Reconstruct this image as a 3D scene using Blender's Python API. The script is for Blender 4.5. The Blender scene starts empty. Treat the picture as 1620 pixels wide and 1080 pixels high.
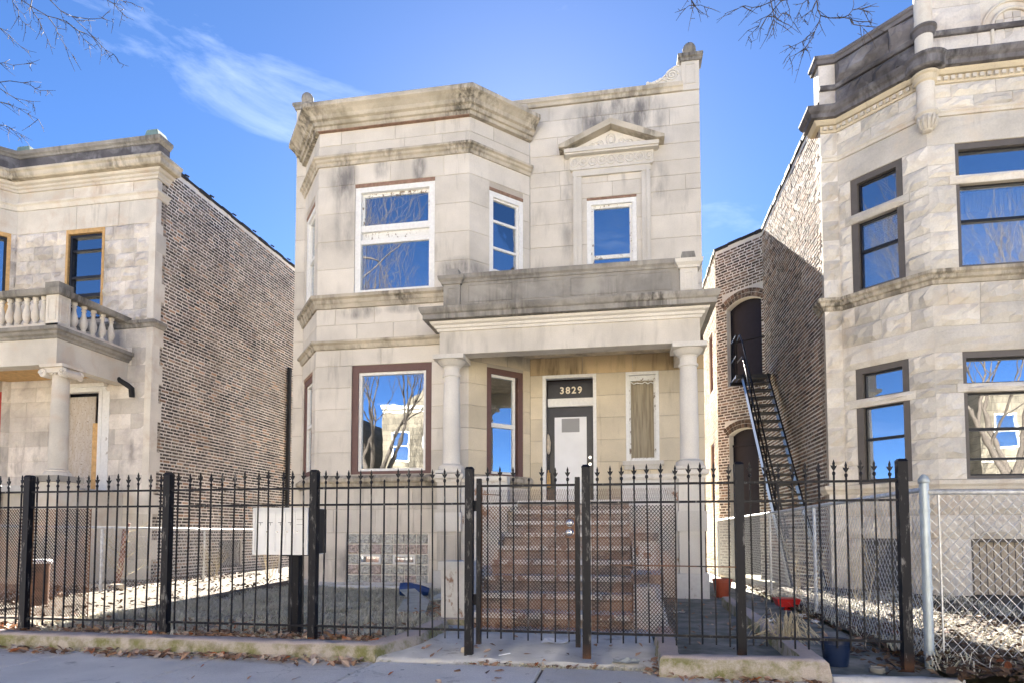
import bpy, math, random
from mathutils import Vector, Matrix, noise
R = math.radians
random.seed(7)
scene = bpy.context.scene
col = scene.collection

# ------------------------------------------------------------ camera
cam = bpy.data.objects.new('camera', bpy.data.cameras.new('camera'))
col.objects.link(cam)
cam.location = (0, 0, 1.05)
cam.rotation_euler = (R(93.0), 0, R(9.93))
cam.data.sensor_width = 36.0
cam.data.lens = 22.22
cam.data.shift_y = 0.1556
cam.data.clip_start = 0.05
cam.data.clip_end = 3000
scene.camera = cam

# ------------------------------------------------------------ light
SUN_EL, SUN_AZ = 29.5, 8.0                 # azimuth measured from +Y towards -X
S = Vector((-math.sin(R(SUN_AZ)) * math.cos(R(SUN_EL)), math.cos(R(SUN_AZ)) * math.cos(R(SUN_EL)), math.sin(R(SUN_EL))))
sun = bpy.data.objects.new('sun', bpy.data.lights.new('sun', 'SUN'))
col.objects.link(sun)
sun.data.energy = 5.0
sun.data.angle = R(0.5)
sun.data.color = (1.0, 0.93, 0.82)
sun.rotation_euler = S.to_track_quat('Z', 'Y').to_euler()
sun.location = (-10, 40, 30)

world = bpy.data.worlds.new('World')
scene.world = world
world.use_nodes = True
wn = world.node_tree
wn.nodes.clear()
w_out = wn.nodes.new('ShaderNodeOutputWorld')
w_bg = wn.nodes.new('ShaderNodeBackground')
w_bg.inputs['Strength'].default_value = 0.05
sky = wn.nodes.new('ShaderNodeTexSky')
sky.sky_type = 'NISHITA'
sky.sun_disc = False
sky.sun_elevation = R(SUN_EL)
sky.sun_rotation = R(-SUN_AZ)
sky.altitude = 2500
sky.air_density = 0.42
sky.dust_density = 0.33
sky.ozone_density = 3.0
# thin cirrus streaks mixed into the sky colour
tc = wn.nodes.new('ShaderNodeTexCoord')
mp = wn.nodes.new('ShaderNodeMapping')
mp.inputs['Rotation'].default_value = (0, R(24), 0)
mp.inputs['Scale'].default_value = (1.6, 1.6, 7.0)
wn.links.new(tc.outputs['Generated'], mp.inputs['Vector'])
cn = wn.nodes.new('ShaderNodeTexNoise')
cn.inputs['Scale'].default_value = 1.7
cn.inputs['Detail'].default_value = 9
cn.inputs['Roughness'].default_value = 0.62
cn.inputs['Distortion'].default_value = 0.5
wn.links.new(mp.outputs['Vector'], cn.inputs['Vector'])
cr = wn.nodes.new('ShaderNodeMapRange')
cr.inputs['From Min'].default_value = 0.635
cr.inputs['From Max'].default_value = 0.80
cr.inputs['To Max'].default_value = 0.12
wn.links.new(cn.outputs['Fac'], cr.inputs['Value'])
cm = wn.nodes.new('ShaderNodeMix')
cm.data_type = 'RGBA'
cm.inputs['B'].default_value = (7.5, 8.0, 8.6, 1)
wn.links.new(cr.outputs['Result'], cm.inputs['Factor'])
sat = wn.nodes.new('ShaderNodeHueSaturation')
sat.inputs['Saturation'].default_value = 1.12
wn.links.new(sky.outputs['Color'], sat.inputs['Color'])
wn.links.new(sat.outputs['Color'], cm.inputs['A'])
wn.links.new(cm.outputs['Result'], w_bg.inputs['Color'])
wn.links.new(w_bg.outputs['Background'], w_out.inputs['Surface'])

scene.view_settings.view_transform = 'Standard'
scene.view_settings.look = 'None'
scene.view_settings.exposure = 3.18
scene.view_settings.gamma = 1.0
scene.view_settings.use_curve_mapping = False
scene.render.engine = 'CYCLES'
scene.cycles.max_bounces = 8
scene.cycles.diffuse_bounces = 4
scene.cycles.glossy_bounces = 4
scene.cycles.transparent_max_bounces = 12
scene.cycles.use_denoising = True
scene.cycles.sample_clamp_indirect = 6

# ------------------------------------------------------------ object helpers
def tag(o, label=None, cat=None, group=None, kind=None):
    if label: o['label'] = label
    if cat: o['category'] = cat
    if group: o['group'] = group
    if kind: o['kind'] = kind
    return o

def thing(name, label, cat, loc=(0, 0, 0), group=None, kind=None):
    o = bpy.data.objects.new(name, None)
    o.empty_display_size = 0.2
    col.objects.link(o)
    o.location = loc
    return tag(o, label, cat, group, kind)

def wloc(o):
    v = Vector((0, 0, 0))
    while o is not None:
        v += o.location
        o = o.parent
    return v

def link(name, mesh, parent=None, loc=(0, 0, 0)):
    o = bpy.data.objects.new(name, mesh)
    col.objects.link(o)
    if parent is not None:
        o.parent = parent
    o.location = loc
    return o

class MB:
    def __init__(self):
        self.v = []; self.f = []; self.t = []
    def add(self, vs, fs, tone=None):
        b = len(self.v)
        self.v += [tuple(p) for p in vs]
        self.f += [tuple(b + i for i in q) for q in fs]
        self.t += [tone if tone is not None else 0.0] * len(fs)
        return self
    def hexa(self, p, tone=None):      # 8 corners: bottom ring 0-3, top ring 4-7
        return self.add(p, [(0, 3, 2, 1), (4, 5, 6, 7), (0, 1, 5, 4), (1, 2, 6, 5), (2, 3, 7, 6), (3, 0, 4, 7)], tone)
    def box(self, x0, x1, y0, y1, z0, z1, tone=None):
        return self.hexa([(x0, y0, z0), (x1, y0, z0), (x1, y1, z0), (x0, y1, z0), (x0, y0, z1), (x1, y0, z1), (x1, y1, z1), (x0, y1, z1)], tone)
    def tube(self, pts, r, n=6, caps=True):
        pts = [Vector(p) for p in pts]
        rs = r if isinstance(r, (list, tuple)) else [r] * len(pts)
        rings = []
        up = None
        for i, p in enumerate(pts):
            d = (pts[min(i + 1, len(pts) - 1)] - pts[max(i - 1, 0)])
            if d.length < 1e-9: d = Vector((0, 0, 1))
            d.normalize()
            if up is None or abs(up.dot(d)) > 0.95:
                up = Vector((0, 0, 1)) if abs(d.z) < 0.9 else Vector((0, 1, 0))
            a = d.cross(up).normalized(); b = a.cross(d).normalized()
            up = b
            rings.append([p + (a * math.cos(2 * math.pi * k / n) + b * math.sin(2 * math.pi * k / n)) * rs[i] for k in range(n)])
        vs = [q for ring in rings for q in ring]; fs = []
        for i in range(len(pts) - 1):
            for k in range(n):
                k2 = (k + 1) % n
                fs.append((i * n + k, i * n + k2, (i + 1) * n + k2, (i + 1) * n + k))
        if caps:
            fs.append(tuple(range(n - 1, -1, -1))); m = (len(pts) - 1) * n
            fs.append(tuple(m + k for k in range(n)))
        return self.add(vs, fs)
    def bar(self, p, q, w, h=None):        # square bar between two points
        p = Vector(p); q = Vector(q); d = (q - p).normalized(); h = h or w
        up = Vector((0, 0, 1)) if abs(d.z) < 0.95 else Vector((0, 1, 0))
        a = d.cross(up).normalized() * w / 2; b = a.cross(d).normalized() * h / 2
        return self.hexa([p - a - b, p + a - b, p + a + b, p - a + b, q - a - b, q + a - b, q + a + b, q - a + b])
    def lathe(self, prof, c, n=20):        # prof: (radius, z) list, c: (x, y, z0)
        vs = []; fs = []
        for (r, z) in prof:
            for k in range(n):
                a = 2 * math.pi * k / n
                vs.append((c[0] + r * math.cos(a), c[1] + r * math.sin(a), c[2] + z))
        for i in range(len(prof) - 1):
            for k in range(n):
                k2 = (k + 1) % n
                fs.append((i * n + k, i * n + k2, (i + 1) * n + k2, (i + 1) * n + k))
        fs.append(tuple(range(n - 1, -1, -1))); m = (len(prof) - 1) * n
        fs.append(tuple(m + k for k in range(n)))
        return self.add(vs, fs)
    def sweep(self, path, prof, caps=True):
        # moulding: path = plan points (x, y) left to right seen from outside, prof = closed loop of (out, z)
        P = [Vector((p[0], p[1])) for p in path]; n = len(P); m = len(prof)
        def nrm(a, b):
            d = (b - a).normalized(); return Vector((d.y, -d.x))
        off = []
        for i in range(n):
            if i == 0: o = nrm(P[0], P[1])
            elif i == n - 1: o = nrm(P[-2], P[-1])
            else:
                a = nrm(P[i - 1], P[i]); b = nrm(P[i], P[i + 1]); o = (a + b) / (1 + a.dot(b))
            off.append(o)
        vs = [(P[i].x + off[i].x * q[0], P[i].y + off[i].y * q[0], q[1]) for i in range(n) for q in prof]
        fs = []
        for i in range(n - 1):
            for k in range(m):
                k2 = (k + 1) % m
                fs.append((i * m + k, (i + 1) * m + k, (i + 1) * m + k2, i * m + k2))
        if caps:
            fs.append(tuple(range(m))); fs.append(tuple((n - 1) * m + k for k in range(m - 1, -1, -1)))
        return self.add(vs, fs)
    def mesh(self, name, mat, origin=(0, 0, 0), smooth=False, tones=False):
        o = Vector(origin)
        me = bpy.data.meshes.new(name)
        me.from_pydata([(p[0] - o.x, p[1] - o.y, p[2] - o.z) for p in self.v], [], self.f)
        if mat is not None: me.materials.append(mat)
        if smooth:
            me.polygons.foreach_set('use_smooth', [True] * len(me.polygons))
        if tones:
            at = me.attributes.new('tone', 'FLOAT', 'FACE')
            at.data.foreach_set('value', self.t)
        me.update()
        return me
    def build(self, name, mat, parent=None, smooth=False, tones=False, flip=False):
        o = link(name, self.mesh(name, mat, wloc(parent), smooth, tones), parent)
        return o

def autosmooth(o, deg=35):
    me = o.data
    me.polygons.foreach_set('use_smooth', [True] * len(me.polygons))
    try: me.set_sharp_from_angle(angle=R(deg))
    except Exception: pass
    return o

class Face:
    """a vertical wall face: a runs along it, d is the distance outward, z up"""
    def __init__(self, p, q):
        self.p = Vector((p[0], p[1])); self.q = Vector((q[0], q[1]))
        self.u = (self.q - self.p).normalized(); self.L = (self.q - self.p).length
        self.n = Vector((self.u.y, -self.u.x))
    def pt(self, a, d, z):
        w = self.p + self.u * a + self.n * d
        return (w.x, w.y, z)
    def box(self, mb, a0, a1, d0, d1, z0, z1, tone=None):
        P = self.pt
        return mb.hexa([P(a0, d1, z0), P(a1, d1, z0), P(a1, d0, z0), P(a0, d0, z0), P(a0, d1, z1), P(a1, d1, z1), P(a1, d0, z1), P(a0, d0, z1)], tone)
    def frame(self, mb, a0, a1, z0, z1, w, d0, d1, wt=None, wb=None):    # four bars inside a rectangle
        wt = w if wt is None else wt; wb = w if wb is None else wb
        self.box(mb, a0, a0 + w, d0, d1, z0, z1); self.box(mb, a1 - w, a1, d0, d1, z0, z1)
        if wt: self.box(mb, a0 + w, a1 - w, d0, d1, z1 - wt, z1)
        if wb: self.box(mb, a0 + w, a1 - w, d0, d1, z0, z0 + wb)
        return mb

def wall(face, a0, a1, z0, z1, holes, mb, d0=-0.30, d1=-0.012):
    """solid wall with rectangular holes, as boxes"""
    As = sorted({a0, a1} | {h[0] for h in holes} | {h[1] for h in holes}); As = [a for a in As if a0 <= a <= a1]
    for i in range(len(As) - 1):
        m = (As[i] + As[i + 1]) / 2
        cuts = sorted((h[2], h[3]) for h in holes if h[0] < m < h[1])
        z = z0
        for (c0, c1) in cuts:
            if c0 > z: face.box(mb, As[i], As[i + 1], d0, d1, z, c0)
            z = max(z, c1)
        if z < z1: face.box(mb, As[i], As[i + 1], d0, d1, z, z1)
    return mb

def free(a0, a1, z0, z1, holes):
    segs = [(a0, a1)]
    for (h0, h1, k0, k1) in holes:
        if k0 < z1 - 0.01 and k1 > z0 + 0.01:
            out = []
            for (s, e) in segs:
                if h1 <= s or h0 >= e: out.append((s, e)); continue
                if h0 > s: out.append((s, h0))
                if h1 < e: out.append((h1, e))
            segs = out
    return [s for s in segs if s[1] - s[0] > 0.03]

def smooth_block(face, a0, a1, z0, z1, d, c=0.006):
    mb = MB(); P = face.pt
    back = [P(a0, -0.03, z0), P(a1, -0.03, z0), P(a1, -0.03, z1), P(a0, -0.03, z1)]
    rim = [P(a0, d - c, z0), P(a1, d - c, z0), P(a1, d - c, z1), P(a0, d - c, z1)]
    fr = [P(a0 + c, d, z0 + c), P(a1 - c, d, z0 + c), P(a1 - c, d, z1 - c), P(a0 + c, d, z1 - c)]
    mb.add(back + rim + fr, [(0, 1, 5, 4), (1, 2, 6, 5), (2, 3, 7, 6), (3, 0, 4, 7), (4, 5, 9, 8), (5, 6, 10, 9), (6, 7, 11, 10), (7, 4, 8, 11), (8, 9, 10, 11)])
    return mb

def rock_block(face, a0, a1, z0, z1, d, amp, rnd):
    mb = MB(); P = face.pt
    nx = max(3, min(7, int((a1 - a0) / 0.085))); nz = 4
    vs = []; fs = []
    sx = rnd.uniform(-50, 50); tilt = rnd.uniform(-0.4, 0.4); tz = rnd.uniform(-0.5, 0.5)
    for j in range(nz + 1):
        for i in range(nx + 1):
            u = i / nx; w = j / nz
            e = min(u, 1 - u) * (a1 - a0) / 0.07; g = min(w, 1 - w) * (z1 - z0) / 0.07
            k = min(1, e) * min(1, g)
            h = noise.noise(Vector((a0 * 3 + u * (a1 - a0) * 7 + sx, w * (z1 - z0) * 9, sx)))
            h2 = noise.noise(Vector((u * (a1 - a0) * 18 + sx, w * (z1 - z0) * 22, sx + 9)))
            ja = 0 if i in (0, nx) else rnd.uniform(-0.25, 0.25) / nx * (a1 - a0)
            jz = 0 if j in (0, nz) else rnd.uniform(-0.25, 0.25) / nz * (z1 - z0)
            vs.append(P(a0 + u * (a1 - a0) + ja, d + amp * k * (0.75 + 0.9 * h + 0.45 * h2 + tilt * (u - .5) + tz * (w - .5)), z0 + w * (z1 - z0) + jz))
    W = nx + 1
    for j in range(nz):
        for i in range(nx):
            a = j * W + i
            fs.append((a, a + 1, a + 1 + W, a + W))
    b = len(vs)
    vs += [P(a0, -0.03, z0), P(a1, -0.03, z0), P(a1, -0.03, z1), P(a0, -0.03, z1)]
    fs += [tuple([b, b + 1] + list(range(nx, -1, -1)))]
    fs += [tuple([b + 3] + [nz * W + i for i in range(0, nx + 1)] + [b + 2])]
    fs += [tuple([b] + [j * W for j in range(0, nz + 1)] + [b + 3])]
    fs += [tuple([b + 1, b + 2] + [j * W + nx for j in range(nz, -1, -1)])]
    mb.add(vs, fs)
    return mb

def ashlar(face, a0, a1, rows, holes, parent, mat, lens=(0.7, 1.15), d=0.0, rock=0, joint=0.0055, rnd=random, name='stone_block', smooth=False):
    o = wloc(parent)
    for ri, (z0, z1) in enumerate(zip(rows[:-1], rows[1:])):
        for (s, e) in free(a0, a1, z0, z1, holes):
            L = e - s; cuts = [s]
            if L > lens[1] * 1.15:
                x = s + rnd.uniform(*lens) * (0.55 if ri % 2 else 1.0)
                while x < e - lens[0] * 0.45:
                    cuts.append(x); x += rnd.uniform(*lens)
            cuts.append(e)
            for c0, c1 in zip(cuts[:-1], cuts[1:]):
                j0 = joint if c0 > a0 + 1e-4 else 0.0; j1 = joint if c1 < a1 - 1e-4 else 0.0
                j0 = 0.0 if c0 == s and s != a0 else j0; j1 = 0.0 if c1 == e and e != a1 else j1
                jz = joint / 2
                args = (face, c0 + j0 / 2, c1 - j1 / 2, z0 + jz, z1 - jz, d + rnd.uniform(-0.002, 0.002))
                mb = rock_block(*args, rock, rnd) if rock else smooth_block(*args)
                c = face.pt((c0 + c1) / 2, 0, (z0 + z1) / 2)
                me = mb.mesh(name, mat, c, smooth=False)
                link(name, me, parent, Vector(c) - o)

# ------------------------------------------------------------ node helpers
class Mat:
    def __init__(self, name):
        self.m = bpy.data.materials.new(name); self.m.use_nodes = True
        self.nt = self.m.node_tree; self.b = self.nt.nodes['Principled BSDF']
        self.out = self.nt.nodes['Material Output']
    def n(self, t, **k):
        x = self.nt.nodes.new('ShaderNode' + t)
        for a, v in k.items():
            setattr(x, a, v)
        return x
    def put(self, sock, v):
        if isinstance(v, bpy.types.NodeSocket): self.nt.links.new(v, sock)
        elif isinstance(v, (tuple, list)) and len(v) == 3 and sock.type == 'RGBA': sock.default_value = (*v, 1)
        else: sock.default_value = v
    def pos(self, scale=(1, 1, 1)):
        g = self.n('NewGeometry').outputs['Position']
        if scale == (1, 1, 1): return g
        m = self.n('Mapping'); m.inputs['Scale'].default_value = scale
        self.put(m.inputs['Vector'], g); return m.outputs['Vector']
    def noise(self, scale, detail=4, rough=0.55, vec=None, dist=0.0):
        x = self.n('TexNoise'); self.put(x.inputs['Vector'], vec if vec is not None else self.pos())
        x.inputs['Scale'].default_value = scale; x.inputs['Detail'].default_value = detail
        x.inputs['Roughness'].default_value = rough; x.inputs['Distortion'].default_value = dist
        return x.outputs['Fac']
    def rng(self, v, a, b, c=0.0, d=1.0):
        x = self.n('MapRange'); self.put(x.inputs['Value'], v)
        for k, q in zip(('From Min', 'From Max', 'To Min', 'To Max'), (a, b, c, d)): x.inputs[k].default_value = q
        return x.outputs['Result']
    def math(self, op, a, b=0.0):
        x = self.n('Math', operation=op); self.put(x.inputs[0], a); self.put(x.inputs[1], b); return x.outputs[0]
    def mix(self, f, a, b, mode='MIX'):
        x = self.n('Mix', data_type='RGBA', blend_type=mode); self.put(x.inputs['Factor'], f)
        self.put(x.inputs['A'], a); self.put(x.inputs['B'], b); return x.outputs['Result']
    def ramp(self, v, stops):
        x = self.n('ValToRGB'); self.put(x.inputs['Fac'], v); e = x.color_ramp.elements
        while len(e) < len(stops): e.new(0.5)
        for k, (p, c) in zip(e, stops): k.position = p; k.color = (*c, 1)
        return x.outputs['Color']
    def hsv(self, c, val, sat=1.0):
        x = self.n('HueSaturation'); self.put(x.inputs['Color'], c); self.put(x.inputs['Value'], val); self.put(x.inputs['Saturation'], sat); return x.outputs['Color']
    def rand(self): return self.n('ObjectInfo').outputs['Random']
    def bump(self, h, strength=0.3, dist=0.02):
        x = self.n('Bump'); self.put(x.inputs['Height'], h); x.inputs['Strength'].default_value = strength; x.inputs['Distance'].default_value = dist
        self.put(self.b.inputs['Normal'], x.outputs['Normal'])
    def fin(self, c=None, rough=None, metal=None, spec=None):
        if c is not None: self.put(self.b.inputs['Base Color'], c)
        if rough is not None: self.put(self.b.inputs['Roughness'], rough)
        if metal is not None: self.put(self.b.inputs['Metallic'], metal)
        if spec is not None: self.put(self.b.inputs['Specular IOR Level'], spec)
        return self.m

def stone(name, c, dark=(0.10, 0.09, 0.08), streak=0.35, sv=(2.2, 2.2, 0.33), lo=0.56, mottle=0.16, objvar=0.10, bump=0.25, patches=(), warm=0.0, fine=60, second=None):
    M = Mat(name)
    big = M.noise(1.3, 5); mid = M.noise(6, 5, 0.6); gr = M.noise(fine, 3, 0.7)
    base = M.hsv(c, M.math('ADD', M.rng(big, 0.3, 0.7, 1 - mottle, 1 + mottle * 0.6), M.math('MULTIPLY', M.math('SUBTRACT', M.rand(), 0.5), 2 * objvar)))
    base = M.hsv(base, M.rng(gr, 0.25, 0.75, 0.90, 1.08))
    if second is not None:
        base = M.mix(M.rng(M.noise(2.2, 4, 0.6, dist=0.4), 0.50, 0.72, 0, 0.75), base, second)
    # pale repointing and rain streaks that run down the stone
    st = M.noise(2.6, 6, 0.62, vec=M.pos(sv))
    st2 = M.noise(0.9, 3, 0.5)
    f = M.math('MULTIPLY', M.rng(st, lo, lo + 0.2), M.rng(st2, 0.42, 0.62))
    base = M.mix(M.math('MULTIPLY', f, streak), base, dark)
    if patches:
        sep = M.n('SeparateXYZ'); M.put(sep.inputs[0], M.pos())
        wob = M.noise(2.4, 5, 0.65, vec=M.pos((1.6, 1.6, 0.5)))
        for (px, pz, rx, rz, k) in patches:
            dx = M.math('DIVIDE', M.math('SUBTRACT', sep.outputs['X'], px), rx)
            dz = M.math('DIVIDE', M.math('SUBTRACT', sep.outputs['Z'], pz), rz)
            r2 = M.math('ADD', M.math('MULTIPLY', dx, dx), M.math('MULTIPLY', dz, dz))
            g = M.math('SUBTRACT', 1.0, r2)
            g = M.math('MULTIPLY', M.rng(g, 0.0, 0.8), M.rng(wob, 0.36, 0.62))
            base = M.mix(M.math('MULTIPLY', g, k), base, (0.12, 0.115, 0.12))
    M.bump(M.math('ADD', M.math('MULTIPLY', mid, 0.6), M.math('MULTIPLY', gr, 0.25)), bump, 0.02)
    return M.fin(base, 0.9, spec=0.2)

def plain(name, c, rough=0.6, var=0.08, scale=8, metal=0.0, bump=0.0, spec=0.4):
    M = Mat(name)
    k = M.noise(scale, 5, 0.6)
    base = M.hsv(c, M.math('ADD', M.rng(k, 0.3, 0.7, 1 - var, 1 + var), M.math('MULTIPLY', M.math('SUBTRACT', M.rand(), 0.5), var)))
    if bump: M.bump(M.noise(scale * 6, 3), bump, 0.01)
    return M.fin(base, rough, metal, spec)

def peeling(name, paint, under, amount=0.58, rough=0.6, scale=9):
    M = Mat(name)
    k = M.noise(scale, 8, 0.7, vec=M.pos((1, 1, 0.6))); k2 = M.noise(1.8, 3)
    f = M.rng(M.math('ADD', k, M.math('MULTIPLY', M.math('SUBTRACT', k2, 0.5), 0.35)), amount, amount + 0.06)
    base = M.mix(f, M.hsv(paint, M.rng(M.noise(20, 4), 0.3, 0.7, 0.92, 1.05)), under)
    M.bump(f, 0.25, 0.004)
    return M.fin(base, rough, spec=0.35)

def brickmat(name, stops, grime=0.35, painted=None):
    M = Mat(name)
    at = M.n('Attribute', attribute_name='tone')
    t = M.math('FRACT', M.math('ADD', at.outputs['Fac'], M.rand()))
    base = M.ramp(t, stops)
    base = M.hsv(base, M.rng(M.noise(45, 4, 0.7), 0.25, 0.75, 0.7, 1.25))
    base = M.hsv(base, M.rng(M.noise(0.55, 5, 0.6), 0.32, 0.68, 0.55, 1.5))
    sm = M.rng(M.noise(0.8, 5, 0.6), 0.40, 0.64)
    sm2 = M.rng(M.noise(16, 5, 0.7), 0.44, 0.66)
    base = M.mix(M.math('MULTIPLY', M.math('MULTIPLY', sm, sm2), 0.75), base, (0.56, 0.47, 0.37))   # smeared mortar
    if painted: base = M.mix(M.rng(M.noise(7, 6, 0.7), 0.35, 0.55, 1.0, 0.55), base, painted)
    M.bump(M.noise(50, 4, 0.7), 0.5, 0.01)
    return M.fin(base, 0.92, spec=0.15)

MT = {}
def mats():
    cream = (0.65, 0.60, 0.525)
    MT['stone'] = stone('greystone_smooth', cream, streak=0.45, lo=0.53, mottle=0.16, objvar=0.07, bump=0.35, patches=[(0.0, 9.25, 1.15, 0.55, 0.85), (-5.3, 8.0, 0.35, 0.55, 0.7), (-5.25, 7.2, 0.3, 0.9, 0.45), (-3.75, 8.0, 0.18, 0.35, 0.75), (-4.5, 8.05, 0.2, 0.3, 0.6), (-4.95, 5.28, 0.5, 0.16, 0.8), (-4.0, 5.3, 0.45, 0.12, 0.5), (-0.95, 7.3, 0.3, 1.1, 0.5), (0.72, 7.9, 0.25, 0.5, 0.5), (-2.95, 5.95, 0.55, 0.3, 0.75), (-0.95, 6.1, 0.15, 0.3, 0.8), (-5.0, 0.45, 1.2, 0.4, 0.6), (-6.7, 0.3, 0.5, 0.6, 0.6)])
    MT['stone_buff'] = stone('buff_greystone_and_porch_glow', (0.66, 0.575, 0.43), streak=0.6, dark=(0.13, 0.09, 0.05), patches=[(-1.3, 4.5, 1.3, 0.3, 0.6), (0.6, 4.5, 0.8, 0.25, 0.5)])  # warm light under the porch put into the stone colour; plain buff elsewhere
    MT['stone_ochre'] = stone('ochre_stained_lintel_stone', (0.58, 0.44, 0.26), streak=0.9, lo=0.48, dark=(0.12, 0.085, 0.05))
    MT['stone_trim'] = stone('limestone_trim', (0.68, 0.64, 0.575), streak=0.3, mottle=0.12)
    MT['stone_cornice'] = stone('weathered_cornice', (0.53, 0.47, 0.375), dark=(0.07, 0.062, 0.05), streak=0.85, lo=0.40, mottle=0.3, bump=0.4, second=(0.30, 0.265, 0.19), sv=(3.6, 3.6, 1.1))
    MT['stone_gray'] = stone('sooty_parapet_stone', (0.31, 0.29, 0.26), dark=(0.06, 0.055, 0.05), streak=0.9, lo=0.40, mottle=0.35, bump=0.35, second=(0.42, 0.39, 0.34), sv=(5.0, 5.0, 0.35))
    MT['rock'] = stone('rock_faced_greystone', (0.70, 0.655, 0.585), streak=0.3, mottle=0.2, objvar=0.16, bump=0.6, fine=35, second=(0.64, 0.56, 0.46))
    MT['rock_left'] = stone('rock_faced_greystone_west', (0.66, 0.61, 0.55), streak=0.5, lo=0.5, mottle=0.25, objvar=0.2, bump=0.7, fine=35, second=(0.42, 0.37, 0.35))
    MT['rock_dark'] = stone('soot_black_parapet_stone', (0.15, 0.14, 0.145), dark=(0.03, 0.03, 0.03), streak=0.8, lo=0.45, mottle=0.4, objvar=0.2, bump=0.9, fine=30, second=(0.34, 0.33, 0.34))
    MT['trim_left'] = stone('limestone_trim_west', (0.68, 0.63, 0.55), streak=0.4, second=(0.56, 0.45, 0.35))
    MT['mortar'] = stone('lime_mortar', (0.46, 0.41, 0.345), streak=0.2)
    MT['mortar_tan'] = stone('brick_mortar', (0.80, 0.745, 0.67), streak=0.35, mottle=0.25, objvar=0, bump=0.5)
    MT['mortar_pale'] = stone('brick_mortar_pale', (0.80, 0.76, 0.70), streak=0.3, mottle=0.2, objvar=0, bump=0.5)
    MT['brick'] = brickmat('dark_common_brick', [(0.0, (0.028, 0.027, 0.027)), (0.4, (0.06, 0.051, 0.047)), (0.65, (0.105, 0.083, 0.071)), (0.85, (0.16, 0.12, 0.098)), (0.96, (0.34, 0.21, 0.13)), (1.0, (0.40, 0.28, 0.2))])
    MT['brick_r'] = brickmat('brown_common_brick', [(0.0, (0.06, 0.045, 0.04)), (0.4, (0.13, 0.09, 0.07)), (0.8, (0.22, 0.14, 0.10)), (1.0, (0.34, 0.22, 0.15))])
    MT['brick_pale'] = brickmat('painted_pale_brick', [(0.0, (0.34, 0.28, 0.21)), (0.5, (0.45, 0.38, 0.29)), (1.0, (0.52, 0.46, 0.36))])
    MT['white'] = peeling('white_window_paint', (0.80, 0.79, 0.76), (0.42, 0.38, 0.32), 0.70)
    MT['white_peel'] = peeling('peeling_white_paint', (0.76, 0.75, 0.71), (0.20, 0.15, 0.11), 0.55, scale=16)
    MT['maroon'] = peeling('maroon_window_paint', (0.15, 0.085, 0.075), (0.30, 0.24, 0.2), 0.68)
    MT['rust_head'] = plain('rusty_steel_lintel', (0.25, 0.155, 0.11), 0.9, 0.3, 14)
    MT['taupe'] = plain('taupe_window_paint', (0.125, 0.11, 0.098), 0.5, 0.1, 6)
    MT['blackframe'] = plain('black_sash_paint', (0.012, 0.012, 0.014), 0.4, 0.2)
    MT['bareply'] = plain('bare_pine', (0.58, 0.36, 0.15), 0.7, 0.2, 12)
    M = Mat('weathered_plywood'); k = M.noise(7, 8, 0.7, vec=M.pos((2.5, 1, 0.5)))
    MT['plywood'] = M.fin(M.mix(M.rng(k, 0.35, 0.68), (0.44, 0.37, 0.29), M.mix(M.rng(M.noise(26, 3), 0.55, 0.7), (0.58, 0.54, 0.51), (0.20, 0.15, 0.11))), 0.85)
    M = Mat('white_door_panel'); MT['doorpanel'] = M.fin(M.hsv((0.82, 0.825, 0.84), M.rng(M.noise(3, 5), 0.3, 0.7, 0.93, 1.03)), 0.45)
    MT['greynotice'] = plain('grey_paper_notice', (0.33, 0.33, 0.33), 0.8, 0.02)
    MT['doordark'] = plain('dark_blue_door_paint', (0.018, 0.018, 0.026), 0.35, 0.3, 5)
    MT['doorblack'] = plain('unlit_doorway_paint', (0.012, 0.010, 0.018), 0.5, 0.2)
    MT['brass'] = plain('tarnished_brass', (0.62, 0.55, 0.40), 0.35, 0.1, 20, 0.9)
    MT['chrome'] = plain('worn_chrome', (0.72, 0.72, 0.70), 0.25, 0.1, 20, 0.95)
    MT['numeral'] = plain('cream_numeral_paint', (0.78, 0.70, 0.55), 0.5, 0.03)
    M = Mat('black_fence_paint'); sc = M.noise(14, 8, 0.75, vec=M.pos((1.5, 1.5, 0.4)))
    c = M.mix(M.rng(sc, 0.57, 0.65), (0.006, 0.0065, 0.011), (0.17, 0.165, 0.16))
    sep = M.n('SeparateXYZ'); M.put(sep.inputs[0], M.pos())
    rustz = M.math('MULTIPLY', M.rng(sep.outputs['Z'], 0.16, 0.03), M.rng(M.noise(9, 5), 0.35, 0.62))
    c = M.mix(M.math('MAXIMUM', M.math('MULTIPLY', rustz, 0.55), M.rng(M.noise(5, 6, 0.7), 0.68, 0.78, 0, 0.6)), c, (0.17, 0.075, 0.035))
    MT['iron'] = M.fin(c, 0.5, spec=0.22)
    M = Mat('rusty_expanded_metal'); c = M.mix(M.rng(M.noise(4, 6, 0.65), 0.40, 0.58), (0.035, 0.026, 0.022), (0.20, 0.10, 0.055))
    MT['rust'] = M.fin(c, 0.8)
    M = Mat('galvanised_steel'); c = M.mix(M.rng(M.noise(22, 5, 0.6), 0.4, 0.65), (0.66, 0.67, 0.68), (0.46, 0.46, 0.45))
    MT['galv'] = M.fin(c, 0.42, 0.35)
    MT['galvpost'] = plain('silver_painted_post', (0.44, 0.50, 0.54), 0.45, 0.12, 10, 0.3)
    MT['mailwhite'] = plain('white_mailbox_enamel', (0.84, 0.845, 0.86), 0.4, 0.05, 5)
    MT['mailslot'] = plain('mailbox_slot_grey', (0.22, 0.22, 0.24), 0.5, 0.05)
    # reflective window glass in front of a dark room
    M = Mat('window_glass'); gl = M.n('BsdfGlossy'); gl.inputs['Roughness'].default_value = 0.0; gl.inputs['Color'].default_value = (0.93, 0.96, 1, 1)
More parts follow.
